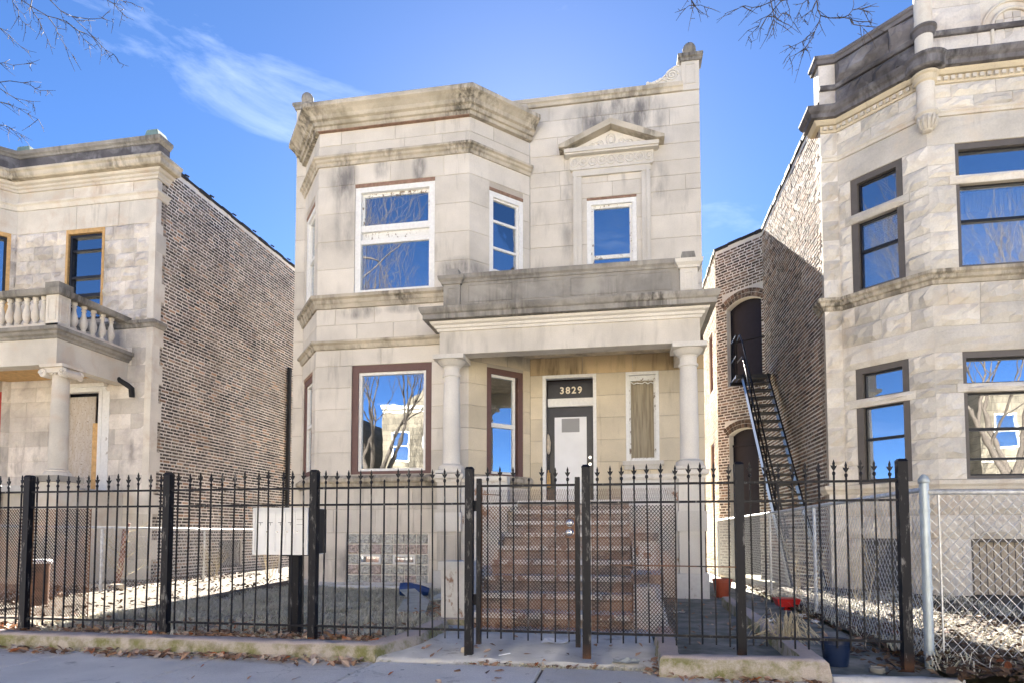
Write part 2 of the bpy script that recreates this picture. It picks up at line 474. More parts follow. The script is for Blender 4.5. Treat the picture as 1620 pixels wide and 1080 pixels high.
    wob = M.n('Bump'); M.put(wob.inputs['Height'], M.noise(1.6, 2)); wob.inputs['Strength'].default_value = 0.02; wob.inputs['Distance'].default_value = 0.05
    M.put(gl.inputs['Normal'], wob.outputs['Normal'])
    tr = M.n('BsdfTransparent'); tr.inputs['Color'].default_value = (0.85, 0.88, 0.88, 1)
    fr = M.n('Fresnel'); fr.inputs['IOR'].default_value = 1.5
    mx = M.n('MixShader'); M.put(mx.inputs[0], M.rng(fr.outputs['Fac'], 0.04, 1, 0.40, 1.0)); M.put(mx.inputs[1], tr.outputs[0]); M.put(mx.inputs[2], gl.outputs[0])
    M.put(M.out.inputs['Surface'], mx.outputs[0]); MT['glass'] = M.m
    MT['room'] = plain('dark_room_lining', (0.10, 0.10, 0.105), 0.9, 0.1)
    MT['shade'] = plain('drawn_roller_shade', (0.16, 0.145, 0.12), 0.9, 0.08)
    MT['curtain'] = plain('pleated_net_curtain', (0.72, 0.70, 0.72), 0.9, 0.12, 20)
    MT['navycurtain'] = plain('navy_curtain', (0.03, 0.045, 0.12), 0.9, 0.2, 20)
    M = Mat('stained_tan_blind'); st = M.noise(3, 6, 0.6, vec=M.pos((9, 9, 0.5)))
    MT['tanblind'] = M.fin(M.mix(M.rng(st, 0.38, 0.62), (0.34, 0.29, 0.20), (0.22, 0.18, 0.12)), 0.8)
    # wavy glass block
    M = Mat('glass_block'); v = M.n('TexVoronoi'); v.inputs['Scale'].default_value = 26; M.put(v.inputs['Vector'], M.pos())
    M.bump(v.outputs['Distance'], 0.9, 0.03)
    c = M.mix(M.rng(M.rand(), 0.62, 0.72), (0.52, 0.52, 0.48), (0.50, 0.41, 0.37))  # reddish tint on some blocks is a reflection put into the colour
    c = M.hsv(c, M.rng(M.noise(24, 3, 0.6), 0.35, 0.65, 0.6, 1.25)); M.b.inputs['Coat Weight'].default_value = 0.6; M.b.inputs['Coat Roughness'].default_value = 0.05
    MT['glassblock'] = M.fin(c, 0.12, spec=0.8)
    # ground surfaces
    M = Mat('sidewalk_concrete')
    c = M.hsv((0.74, 0.70, 0.65), M.math('ADD', M.rng(M.noise(1.2, 6, 0.6), 0.3, 0.7, 0.82, 1.1), M.math('MULTIPLY', M.math('SUBTRACT', M.rand(), .5), 0.16)))
    c = M.hsv(c, M.rng(M.noise(140, 3, 0.7), 0.2, 0.8, 0.72, 1.25))
    c = M.mix(M.rng(M.noise(3.0, 7, 0.7), 0.60, 0.72, 0, 0.55), c, (0.09, 0.08, 0.07))
    vc = M.n('TexVoronoi', feature='DISTANCE_TO_EDGE'); vc.inputs['Scale'].default_value = 0.8; wv = M.n('VectorMath', operation='ADD'); nz = M.n('TexNoise'); nz.inputs['Scale'].default_value = 5; nz.inputs['Detail'].default_value = 6; M.put(nz.inputs['Vector'], M.pos())
    sc2 = M.n('VectorMath', operation='SCALE'); M.put(sc2.inputs[0], nz.outputs['Color']); sc2.inputs['Scale'].default_value = 0.25; M.put(wv.inputs[0], M.pos()); M.put(wv.inputs[1], sc2.outputs[0]); M.put(vc.inputs['Vector'], wv.outputs[0])
    crack = M.math('MULTIPLY', M.rng(vc.outputs['Distance'], 0.0, 0.008, 1.0, 0.0), M.rng(M.noise(0.7, 2), 0.5, 0.55))
    c = M.mix(M.math('MULTIPLY', crack, 0.3), c, (0.10, 0.09, 0.08))
    gs = M.n('TexVoronoi'); gs.inputs['Scale'].default_value = 7.0; M.put(gs.inputs['Vector'], M.pos())
    c = M.mix(M.math('MULTIPLY', M.rng(gs.outputs['Distance'], 0.10, 0.13, 1.0, 0.0), M.rng(M.noise(6, 2), 0.52, 0.56, 0, 0.65)), c, (0.14, 0.13, 0.12))
    M.bump(M.math('SUBTRACT', M.noise(150, 3, 0.7), M.math('MULTIPLY', crack, 1.5)), 0.4, 0.006); MT['concrete'] = M.fin(c, 0.88, spec=0.3)
    M = Mat('trodden_dirt'); c = M.mix(M.rng(M.noise(4, 7, 0.7), 0.38, 0.64), (0.075, 0.06, 0.044), (0.15, 0.125, 0.095)); c = M.hsv(c, M.rng(M.noise(70, 3), .3, .7, .7, 1.25)); M.bump(M.noise(40, 5, 0.7), 0.8, 0.03); MT['dirt'] = M.fin(c, 0.95)
    M = Mat('pad_concrete')
    c = M.hsv((0.62, 0.605, 0.575), M.rng(M.noise(2.2, 7, 0.65), 0.3, 0.7, 0.72, 1.1))
    c = M.mix(M.rng(M.noise(5, 7, 0.7), 0.57, 0.70, 0, 0.7), c, (0.13, 0.11, 0.085))
    M.bump(M.noise(60, 4, 0.7), 0.4, 0.008); MT['pad'] = M.fin(c, 0.85, spec=0.3)
    M = Mat('mossy_dark_concrete')
    c = M.mix(M.rng(M.noise(2.6, 6, 0.65), 0.42, 0.62), (0.11, 0.12, 0.11), (0.26, 0.26, 0.24))
    c = M.mix(M.rng(M.noise(9, 6, 0.7), 0.56, 0.66, 0, 0.6), c, (0.07, 0.09, 0.035))
    M.bump(M.noise(60, 4, 0.7), 0.4, 0.008); MT['moss'] = M.fin(c, 0.85)
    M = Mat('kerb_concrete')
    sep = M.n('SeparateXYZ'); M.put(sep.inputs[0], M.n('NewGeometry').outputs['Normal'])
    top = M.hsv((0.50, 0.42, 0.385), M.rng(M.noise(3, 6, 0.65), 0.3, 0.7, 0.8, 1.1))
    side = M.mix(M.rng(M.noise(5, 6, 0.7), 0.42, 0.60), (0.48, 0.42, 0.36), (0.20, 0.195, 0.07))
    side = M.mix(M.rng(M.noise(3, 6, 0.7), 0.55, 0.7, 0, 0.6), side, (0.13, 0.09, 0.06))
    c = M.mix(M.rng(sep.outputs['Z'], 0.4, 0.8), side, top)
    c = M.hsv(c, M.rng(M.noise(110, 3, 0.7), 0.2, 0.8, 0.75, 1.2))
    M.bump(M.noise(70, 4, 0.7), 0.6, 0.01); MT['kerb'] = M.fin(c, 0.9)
    M = Mat('bare_soil')
    c = M.mix(M.rng(M.noise(3, 7, 0.7), 0.4, 0.62), (0.22, 0.19, 0.15), (0.42, 0.385, 0.31)); c = M.hsv(c, M.rng(M.noise(60, 3), .3, .7, .7, 1.25))
    M.bump(M.noise(40, 5, 0.7), 0.8, 0.03); MT['soil'] = M.fin(c, 0.95)
    M = Mat('asphalt'); c = M.hsv((0.42, 0.405, 0.38), M.rng(M.noise(90, 3), .3, .7, .7, 1.4)); M.bump(M.noise(120, 3), 0.4, 0.005); MT['asphalt'] = M.fin(c, 0.85)
    M = Mat('lawn_far'); c = M.mix(M.noise(2, 6), (0.30, 0.28, 0.18), (0.40, 0.36, 0.25)); MT['lawn'] = M.fin(c, 0.95)
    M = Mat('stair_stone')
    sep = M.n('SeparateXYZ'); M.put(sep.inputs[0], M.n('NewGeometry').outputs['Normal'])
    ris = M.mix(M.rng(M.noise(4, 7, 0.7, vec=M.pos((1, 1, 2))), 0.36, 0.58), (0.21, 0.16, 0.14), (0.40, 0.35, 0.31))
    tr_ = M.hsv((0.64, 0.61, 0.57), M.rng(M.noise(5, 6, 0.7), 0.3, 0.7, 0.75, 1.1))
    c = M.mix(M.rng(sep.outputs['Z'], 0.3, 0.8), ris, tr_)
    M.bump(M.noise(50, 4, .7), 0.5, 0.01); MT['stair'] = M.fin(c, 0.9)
    MT['nosing'] = peeling('worn_pale_nosing', (0.66, 0.63, 0.59), (0.26, 0.19, 0.16), 0.56, 0.9, 8)
    MT['whitewash'] = peeling('whitewashed_concrete', (0.62, 0.60, 0.57), (0.28, 0.17, 0.12), 0.60, 0.9, 5)
    MT['bark'] = plain('grey_bark', (0.10, 0.082, 0.068), 0.95, 0.35, 14, bump=0.6)
    MT['twig'] = plain('bare_twig_bark', (0.085, 0.07, 0.058), 0.9, 0.3, 10)
    MT['driedtwig'] = plain('dead_reddish_stem', (0.27, 0.15, 0.11), 0.9, 0.3, 10)
    MT['straw'] = plain('straw_dry_stalk', (0.46, 0.40, 0.28), 0.9, 0.3, 20)
    M = Mat('fallen_leaf'); at = M.n('Attribute', attribute_name='tone')
    MT['leaf'] = M.fin(M.ramp(at.outputs['Fac'], [(0.0, (0.10, 0.055, 0.032)), (0.3, (0.26, 0.14, 0.08)), (0.55, (0.40, 0.26, 0.18)), (0.8, (0.50, 0.38, 0.29)), (0.94, (0.60, 0.51, 0.42)), (1.0, (0.40, 0.12, 0.03))]), 0.8)
    M = Mat('sunlit_brown_leaf'); at = M.n('Attribute', attribute_name='tone')
    MT['leafwarm'] = M.fin(M.ramp(at.outputs['Fac'], [(0.0, (0.03, 0.016, 0.009)), (0.3, (0.065, 0.033, 0.017)), (0.55, (0.10, 0.058, 0.032)), (0.8, (0.14, 0.092, 0.058)), (0.94, (0.20, 0.15, 0.105)), (1.0, (0.20, 0.055, 0.014))]), 0.8)
    M = Mat('dormant_grass_blade'); at = M.n('Attribute', attribute_name='tone')
    MT['grass'] = M.fin(M.ramp(at.outputs['Fac'], [(0.0, (0.34, 0.34, 0.24)), (0.4, (0.50, 0.48, 0.37)), (0.8, (0.62, 0.59, 0.49)), (1.0, (0.70, 0.66, 0.57))]), 0.9)
    MT['terracotta'] = plain('orange_plastic_pot', (0.36, 0.075, 0.035), 0.5, 0.12)
    MT['navy'] = plain('navy_plastic', (0.010, 0.022, 0.065), 0.4, 0.15)
    MT['blueplastic'] = plain('blue_plastic', (0.012, 0.045, 0.17), 0.4, 0.15)
    MT['red'] = plain('red_plastic', (0.60, 0.03, 0.025), 0.4, 0.08)
    MT['paper'] = plain('white_litter', (0.75, 0.75, 0.76), 0.8, 0.06, 20)
    MT['cardboard'] = plain('wet_board', (0.34, 0.36, 0.35), 0.7, 0.25, 8)
    MT['greyrubber'] = plain('grey_rubber', (0.20, 0.20, 0.19), 0.7, 0.2)
    MT['rustbin'] = plain('rusty_brown_metal', (0.15, 0.085, 0.06), 0.7, 0.3, 7)
    MT['palewood'] = plain('weathered_pale_wood', (0.50, 0.43, 0.34), 0.85, 0.2, 14)
    MT['copper'] = plain('verdigris_copper', (0.17, 0.25, 0.23), 0.7, 0.25, 5)
    MT['tar'] = plain('black_roof_tar', (0.025, 0.025, 0.027), 0.85, 0.3)
    MT['farstone'] = stone('sunlit_greystone_far', (0.74, 0.68, 0.56), streak=0.2)
    MT['farbrick'] = stone('sunlit_buff_brick_far', (0.68, 0.59, 0.44), streak=0.2)
    M = Mat('sunlit_coursed_stone_far'); bt = M.n('TexBrick'); g = M.n('Mapping'); g.inputs['Rotation'].default_value = (R(90), 0, 0); M.put(g.inputs['Vector'], M.pos()); M.put(bt.inputs['Vector'], g.outputs['Vector'])
    bt.inputs['Scale'].default_value = 1.0; bt.inputs['Brick Width'].default_value = 0.9; bt.inputs['Row Height'].default_value = 0.38; bt.inputs['Mortar Size'].default_value = 0.012
    bt.inputs['Color1'].default_value = (0.19, 0.165, 0.125, 1); bt.inputs['Color2'].default_value = (0.135, 0.118, 0.09, 1); bt.inputs['Mortar'].default_value = (0.07, 0.06, 0.045, 1)
    MT['farlit'] = M.fin(M.hsv(bt.outputs['Color'], M.rng(M.noise(1.5, 6, 0.65), 0.3, 0.7, 0.65, 1.15)), 0.9)
    MT['farred'] = stone('sunlit_red_brick_far', (0.62, 0.50, 0.38), streak=0.2)
mats()
# ============================================================ setting
def sheet(name, x0, x1, y0, y1, z, mat, kind='structure', thick=0.0, parent=None):
    mb = MB()
    if thick: mb.box(x0, x1, y0, y1, z - thick, z)
    else: mb.add([(x0, y0, z), (x1, y0, z), (x1, y1, z), (x0, y1, z)], [(0, 1, 2, 3)])
    o = mb.build(name, MT[mat], parent)
    if kind: o['kind'] = kind
    return o

sheet('ground', -1200, 1200, -1200, 1200, -0.16, 'lawn')
sheet('road', -300, 300, -10.5, -1.2, -0.15, 'asphalt')
sheet('parkway', -300, 300, -1.0, 1.55, -0.03, 'lawn', thick=0.1)
sheet('road_kerb', -300, 300, -1.2, -1.0, -0.02, 'kerb', thick=0.2)
sheet('far_kerb', -300, 300, -10.7, -10.5, -0.02, 'kerb', thick=0.2)
sheet('far_pavement', -300, 300, -15.5, -13.0, -0.02, 'pad', thick=0.1)
sheet('far_parkway', -300, 300, -13.0, -10.7, -0.03, 'lawn', thick=0.1)

# pavement of square slabs; one joint is kept every 1.4 m
walk = thing('sidewalk', None, None, (-0.63, 3.3, 0), kind='structure')
sheet('slab_bed', -30, 30, 1.6, 5.12, -0.025, 'soil', kind=None, parent=walk)
rs = random.Random(3)
for i in range(-9, 8):
    for (ya, yb) in ((1.62, 3.3), (3.3, 5.02)):
        x0 = -0.63 + 1.398 * i; x1 = x0 + 1.398
        dz = rs.uniform(-0.004, 0.004); g = 0.011; c = 0.012
        mb = MB(); P = [(x0 + g, ya + g), (x1 - g, ya + g), (x1 - g, yb - g), (x0 + g, yb - g)]
        Q = [(x0 + g + c, ya + g + c), (x1 - g - c, ya + g + c), (x1 - g - c, yb - g - c), (x0 + g + c, yb - g - c)]
        mb.add([(p[0], p[1], -0.08) for p in P] + [(p[0], p[1], dz - c) for p in P] + [(p[0], p[1], dz) for p in Q],
               [(0, 1, 5, 4), (1, 2, 6, 5), (2, 3, 7, 6), (3, 0, 4, 7), (4, 5, 9, 8), (5, 6, 10, 9), (6, 7, 11, 10), (7, 4, 8, 11), (8, 9, 10, 11)])
        ctr = Vector(((x0 + x1) / 2, (ya + yb) / 2, 0))
        link('slab', mb.mesh('slab', MT['concrete'], ctr), walk, ctr - walk.location)

def rough_strip(name, path, w, z0, z1, mat, parent=None, seg=0.12, amp=0.012, kind='structure', seed=1):
    """worn kerb: path of plan points is its front-top edge, w its width to the left-hand back"""
    mb = MB(); rr = random.Random(seed); rows = []
    pts = [Vector((p[0], p[1])) for p in path]
    nr = []
    for i in range(len(pts)):
        def nn(a, b):
            d = (b - a).normalized(); return Vector((-d.y, d.x))
        if i == 0: o = nn(pts[0], pts[1])
        elif i == len(pts) - 1: o = nn(pts[-2], pts[-1])
        else:
            a, b = nn(pts[i - 1], pts[i]), nn(pts[i], pts[i + 1]); o = (a + b) / (1 + a.dot(b))
        nr.append(o)
    fine = []
    for i in range(len(pts) - 1):
        L = (pts[i + 1] - pts[i]).length; k = max(1, int(L / seg))
        for j in range(k): fine.append((pts[i].lerp(pts[i + 1], j / k), nr[i].lerp(nr[i + 1], j / k)))
    fine.append((pts[-1], nr[-1]))
    for (p, n) in fine:
        j = lambda s=1: rr.uniform(-amp, amp) * s
        rows.append([(*(p + n * (0.0 + j(.6))), z0), (*(p + n * (-0.006 + j())), (z0 + z1) / 2), (*(p + n * (0.012 + j(.8))), z1 - 0.02 + j(.5)),
                     (*(p + n * (0.035 + j(.6))), z1 + j(.4)), (*(p + n * (w - 0.02)), z1 + j(.4)), (*(p + n * (w + j(.5))), z1 - 0.015), (*(p + n * w), z0)])
    m = 7; vs = [q for r in rows for q in r]; fs = []
    for i in range(len(rows) - 1):
        for k in range(m - 1): fs.append((i * m + k, (i + 1) * m + k, (i + 1) * m + k + 1, i * m + k + 1))
    fs += [tuple(range(m)), tuple((len(rows) - 1) * m + k for k in range(m - 1, -1, -1))]
    mb.add(vs, fs)
    o = mb.build(name, MT[mat], parent); autosmooth(o, 50)
    if kind: o['kind'] = kind
    return o

rough_strip('yard_kerb', [(-14, 5.0), (-2.03, 5.02), (-1.86, 5.62), (-1.84, 6.6)], 0.20, -0.1, 0.135, 'kerb', seed=4)
rough_strip('bed_kerb', [(0.30, 6.4), (0.25, 4.83), (1.46, 4.88), (1.50, 6.0), (1.56, 9.6)], 0.16, -0.1, 0.15, 'kerb', seed=5)
# the front yard, raised a little behind its kerb, and the other patches of ground
def lumpy(name, x0, x1, y0, y1, zf, mat, st=0.22, amp=0.02, seed=0, kind='structure'):
    mb = MB(); nx = int((x1 - x0) / st) + 1; ny = int((y1 - y0) / st) + 1; vs = []; fs = []
    for j in range(ny + 1):
        for i in range(nx + 1):
            x = x0 + (x1 - x0) * i / nx; y = y0 + (y1 - y0) * j / ny
            vs.append((x, y, zf(x, y) + amp * noise.noise(Vector((x * 1.7 + seed, y * 1.7, 0))) + amp * .5 * noise.noise(Vector((x * 5 + seed, y * 5, 3)))))
    for j in range(ny):
        for i in range(nx):
            a = j * (nx + 1) + i; fs.append((a, a + 1, a + nx + 2, a + nx + 1))
    o = mb.add(vs, fs).build(name, MT[mat], None, smooth=True); o['kind'] = kind
    return o
yardz = lambda x, y: 0.075
lumpy('yard_soil', -15, -2.0, 5.1, 12.6, yardz, 'soil', seed=2)
lumpy('gangway_soil', -10.2, -6.8, 12.55, 24, lambda x, y: 0.06, 'dirt', seed=4, st=0.4)
lumpy('neighbour_soil', 2.30, 16, 5.05, 12.2, lambda x, y: 0.05 + 0.05 * min(1, max(0, (x - 2.3) / 0.5)), 'dirt', seed=8)
sheet('gangway_path', -8.3, -6.15, 5.25, 24, 0.105, 'dirt', thick=0.08)
pad = rough_strip('entry_pad', [(-2.05, 5.03), (-1.2, 5.10), (-0.6, 5.045), (0.30, 5.06)], 2.4, -0.05, 0.035, 'pad', amp=0.018, seed=9)
sheet('bed_slab', 0.36, 1.5, 4.95, 12.2, 0.02, 'moss', thick=0.1)
sheet('side_walk', 1.53, 2.30, 5.0, 18, 0.012, 'moss', thick=0.1)
rough_strip('walk_edge', [(1.48, 4.90), (2.35, 4.93)], 0.14, -0.05, 0.03, 'pad', seed=12)

# ============================================================ middle house
house = thing('greystone_house', 'cream two-storey greystone house with angled bay and columned porch, numbered 3829', 'house', (-2.6, 12.2, 0))
PIL = Face((-6.84, 12.2), (-6.62, 12.2)); CL = Face((-6.62, 12.2), (-5.80, 11.2)); BF = Face((-5.80, 11.2), (-2.77, 11.2))
CR = Face((-2.77, 11.2), (-1.77, 12.2)); WF = Face((-1.77, 12.2), (1.53, 12.2))
baypath = [(-6.62, 12.2), (-5.80, 11.2), (-2.77, 11.2), (-1.77, 12.2)]
hBF = [(.74, 2.32, 2.18, 4.26), (.76, 2.36, 5.64, 7.80), (.67, 2.28, .09, 1.08)]
hCR = [(.40, 1.245, 2.16, 4.20), (.45, 1.245, 5.64, 7.69)]
hCL = [(.15, 1.00, 2.20, 4.25), (.15, 1.00, 5.64, 7.69)]
hWF = [(.24, 1.29, 1.60, 4.165), (1.85, 2.47, 2.44, 4.165), (1.13, 2.09, 5.80, 7.65)]
mb = MB()
wall(PIL, 0, PIL.L, -0.1, 9.6, [], mb)
for fc, h, zt in ((CL, hCL, 8.95), (BF, hBF, 8.95), (CR, hCR, 8.95), (WF, hWF, 9.6)):
    wall(fc, 0, fc.L, -0.1, zt, h, mb)
mb.box(-6.6, -1.8, 12.03, 12.19, 8.95, 9.6)
mb.build('wall_core', MT['mortar'], house)
rows_bay = [-0.08, .09, .58, 1.08, 1.52, 1.95]
rows_1 = [2.16, 2.60, 3.01, 3.43, 3.84, 4.26, 4.58]
rows_2 = [4.72, 5.05, 5.37]
rows_3 = [5.60, 6.15, 6.70, 7.25, 7.80, 8.20]
rows_4 = [8.36, 8.62, 8.90]
rr = random.Random(11)
for fc, h in ((BF, hBF), (CL, hCL), (CR, hCR)):
    for rws in (rows_bay, rows_1, rows_2, rows_3, rows_4):
        if fc is CR and rws is rows_1: continue
        ashlar(fc, 0, fc.L, rws, h, house, MT['stone'], rnd=rr)
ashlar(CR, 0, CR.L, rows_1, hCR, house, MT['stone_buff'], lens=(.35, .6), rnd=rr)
ashlar(PIL, 0, PIL.L, [-.08, .8, 1.6, 2.3, 3.1, 3.7, 4.4, 5.1, 5.8, 6.6, 7.3, 8.0, 8.7, 9.3, 9.6], [], house, MT['stone'], rnd=rr)
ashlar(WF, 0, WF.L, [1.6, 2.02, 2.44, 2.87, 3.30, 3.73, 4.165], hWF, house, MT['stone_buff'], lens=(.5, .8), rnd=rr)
ashlar(WF, 0, WF.L, [4.165, 4.62], hWF, house, MT['stone_ochre'], lens=(.9, 1.3), rnd=rr)
ashlar(WF, 0, WF.L, [5.0, 5.4, 5.8, 6.26, 6.72, 7.18, 7.65, 7.95, 8.25, 8.58, 8.95, 9.30, 9.60], hWF, house, MT['stone'], lens=(.6, 1.1), rnd=rr)
# unseen rear body, cut short so sun passes behind: common brick sides, tar roof
mb = MB()
mb.box(-6.84, -6.60, 12.21, 17.0, -0.1, 9.2); mb.box(1.29, 1.53, 12.21, 17.0, -0.1, 9.2); mb.box(-6.6, 1.29, 16.7, 17.0, -0.1, 9.2)
mb.build('side_wall', MT['brick_r'], house)
mb = MB(); mb.box(-6.6, 1.29, 12.5, 16.7, 8.8, 8.95)
mb.hexa([(-6.5, 12.2, 8.97), (-5.75, 11.25, 8.97), (-2.8, 11.25, 8.97), (-1.9, 12.2, 8.97), (-6.5, 12.2, 9.10), (-5.75, 11.25, 9.10), (-2.8, 11.25, 9.10), (-1.9, 12.2, 9.10)])
mb.build('roof', MT['tar'], house)

def moulding(name, path, prof, mat, parent=house):
    o = MB().sweep(path, prof).build(name, MT[mat], parent)
    return o
moulding('water_table', baypath, [(-.02, 1.95), (.03, 1.95), (.05, 2.0), (.10, 2.04), (.10, 2.10), (.02, 2.16), (-.02, 2.16)], 'stone_cornice')
moulding('belt_course', baypath, [(-.02, 4.58), (.03, 4.58), (.05, 4.62), (.06, 4.66), (.11, 4.69), (.11, 4.73), (-.02, 4.74)], 'stone_cornice')
moulding('sill_course', baypath, [(-.02, 5.37), (.03, 5.37), (.05, 5.44), (.07, 5.46), (.08, 5.52), (.13, 5.55), (.13, 5.61), (-.02, 5.63)], 'stone_cornice')
moulding('string_course', baypath, [(-.02, 8.19), (.03, 8.19), (.04, 8.25), (.07, 8.27), (.08, 8.31), (.12, 8.33), (.12, 8.37), (-.02, 8.385)], 'stone_cornice')
moulding('cornice', baypath, [(-.05, 8.90), (.08, 8.90), (.09, 8.96), (.13, 8.97), (.15, 9.03), (.20, 9.05), (.23, 9.11), (.30, 9.17), (.35, 9.20), (.36, 9.21), (.36, 9.28), (.33, 9.31), (-.05, 9.33)], 'stone_cornice')
mb = MB(); BF.box(mb, -.0, BF.L, -.0, .075, 8.885, 8.905); mb.build('flashing', MT['rust_head'], house)
moulding('parapet_coping', [(-6.5, 12.2), (1.22, 12.2)], [(-.34, 9.6), (.04, 9.6), (.05, 9.66), (.08, 9.68), (.08, 9.76), (-.34, 9.79)], 'stone_cornice')

def pier(x0, x1, zb, zt, balld, name, panel=True):
    p = MB().box(x0, x1, 12.19 - .02, 12.5, zb, zt).build(name, MT['stone'], house)
    mb = MB(); f = Face((x0, 12.17), (x1, 12.17))
    mb.sweep([(x0, 12.5), (x0, 12.17), (x1, 12.17), (x1, 12.5)], [(-.05, zt), (.03, zt), (.04, zt + .05), (.07, zt + .07), (.07, zt + .13), (-.05, zt + .15)])
    mb.box(x0 - .04, x1 + .04, 12.14, 12.5, zt + .10, zt + .148)
    mb.build('pier_cap', MT['stone_gray'], p)
    if panel:
        mb = MB(); f.frame(mb, .07, x1 - x0 - .07, zb + .12, zt - .05, .02, 0, .012); mb.build('panel_moulding', MT['stone'], p)
    c = ((x0 + x1) / 2, 12.33, zt + .14)
    r = balld / 2
    mb = MB().lathe([(.55 * r, 0), (.6 * r, .02), (.45 * r, .05)] + [(r * math.sin(a) * (1 + .0), .05 + r * .92 - r * math.cos(a) * 1.12 + .02) for a in [math.pi * k / 12 for k in range(3, 13)]], c, 16)
    u = mb.build('ball_finial', MT['stone_gray'], p, smooth=True)
    return p
pier(1.20, 1.53, 9.60, 10.17, .26, 'corner_pier')
pier(-6.84, -6.52, 9.60, 10.16, .26, 'corner_pier', panel=False)
# scroll bracket beside the corner pier
prof = [(1.20, 9.79), (1.20, 10.13)]
for k in range(13):
    t = k / 12; x = 1.16 - .50 * t; z = 10.13 - .30 * (0.5 - 0.5 * math.cos(math.pi * min(1, t * 1.08))) + .03 * math.sin(t * math.pi)
    prof.append((x, z))
prof += [(.60, 9.86), (.56, 9.88), (.53, 9.86), (.52, 9.79)]
mb = MB(); n = len(prof)
mb.add([(x, 12.20, z) for x, z in prof] + [(x, 12.36, z) for x, z in prof], [tuple(range(n)), tuple(range(2 * n - 1, n - 1, -1))] + [(i, (i + 1) % n, n + (i + 1) % n, n + i) for i in range(n)])
sc_ = mb.build('scroll_bracket', MT['stone_trim'], house)
def spiral(cx, cy, cz, r0, turns, n=40, sgn=1, a0=0.0):
    return [(cx + sgn * r0 * (1 - k / n * .88) * math.cos(a0 + turns * 2 * math.pi * k / n), cy, cz + r0 * (1 - k / n * .88) * math.sin(a0 + turns * 2 * math.pi * k / n)) for k in range(n + 1)]
mb = MB(); mb.tube(spiral(1.02, 12.19, 9.95, .125, 2.3), .018, 5); mb.tube([(.93, 12.19, 9.84), (.80, 12.19, 9.90), (.70, 12.19, 9.85), (.60, 12.19, 9.83)], .015, 5); mb.tube([(x, 12.19, z - .015) for x, z in prof[2:16]], .016, 5)
mb.build('scroll_volute', MT['stone_trim'], sc_, smooth=True)

# ---- windows of the middle house
def glasspane(face, a0, a1, z0, z1, d, parent):
    mb = MB(); face.box(mb, a0, a1, d - .006, d, z0, z1); return mb.build('pane', MT['glass'], parent)
def backing(face, a0, a1, z0, z1, parent, mat='room', d=-.36, name='room_lining'):
    mb = MB()
    face.box(mb, a0 - .02, a1 + .02, d - .02, d, z0 - .02, z1 + .02)
    return mb.build(name, MT[mat], parent)
def box_part(face, name, mat, parent, *r):
    mb = MB(); face.box(mb, *r); return mb.build(name, MT[mat], parent)

# upper bay window
w = MB(); BF.frame(w, .76, 2.36, 5.64, 7.73, .115, -.17, -.02, .10, .07); win = w.build('window', MT['white'], house)
box_part(BF, 'steel_lintel', 'rust_head', win, .755, 2.365, -.2, -.006, 7.73, 7.798)
s1 = MB(); BF.frame(s1, .875, 2.245, 6.98, 7.63, .045, -.15, -.10, .06, .03); box_part(BF, 'meeting_rail', 'white', win, .875, 2.245, -.13, -.05, 6.86, 6.98)
s1.build('sash', MT['white_peel'], win)
glasspane(BF, .91, 2.21, 7.0, 7.58, -.12, win)
mb = MB(); BF.box(mb, .875, 2.245, -.16, -.11, 6.70, 6.86); mb.build('sash_rail', MT['white_peel'], win)
box_part(BF, 'storm_rail', 'white', win, .875, 2.245, -.10, -.05, 6.62, 6.70)
glasspane(BF, .87, 2.25, 5.70, 6.63, -.08, win)
box_part(BF, 'storm_stile', 'white', win, .925, .945, -.11, -.09, 5.70, 6.63)
backing(BF, .76, 2.36, 5.64, 7.8, win)
# lower bay window: maroon casing, one big white-framed pane
w = MB(); BF.frame(w, .74, 2.32, 2.18, 4.26, .12, -.20, -.03, .13, .06); win = w.build('window', MT['maroon'], house)
w = MB(); BF.frame(w, .86, 2.20, 2.24, 4.13, .055, -.16, -.07, .05, .05); w.build('sash', MT['white'], win)
glasspane(BF, .90, 2.16, 2.28, 4.09, -.11, win)
backing(BF, .74, 2.32, 2.18, 4.26, win)
# right cant, upper
w = MB(); CR.frame(w, .45, 1.245, 5.64, 7.62, .09, -.15, -.01, .10, .06); win = w.build('window', MT['white'], house)
box_part(CR, 'steel_lintel', 'rust_head', win, .445, 1.25, -.2, -.004, 7.62, 7.688)
w = MB(); CR.frame(w, .54, 1.155, 5.70, 7.52, .03, -.11, -.06)
for z in (7.06, 6.53, 6.09): CR.box(w, .57, 1.125, -.10, -.07, z, z + .045)
w.build('sash', MT['white'], win)
glasspane(CR, .55, 1.145, 5.72, 7.51, -.09, win); backing(CR, .45, 1.245, 5.64, 7.69, win)
# right cant, lower (inside the porch)
w = MB(); CR.frame(w, .40, 1.245, 2.16, 4.20, .11, -.18, -.02, .11, .03); win = w.build('window', MT['maroon'], house)
w = MB(); CR.frame(w, .47, 1.09, 2.18, 4.09, .05, -.13, -.06, .05, .06); CR.box(w, .52, 1.04, -.12, -.05, 3.08, 3.16); w.build('sash', MT['white'], win)
glasspane(CR, .51, 1.05, 2.22, 4.06, -.09, win)
box_part(CR, 'roller_shade', 'shade', win, .50, 1.06, -.20, -.195, 3.12, 4.08)
mb = MB()
for k in range(5): CR.box(mb, .51 + .022 * k, .53 + .022 * k, -.22 - .012 * (k % 2), -.20 - .012 * (k % 2), 2.2, 3.12)
mb.build('curtain', MT['navycurtain'], win)
backing(CR, .40, 1.245, 2.16, 4.20, win)
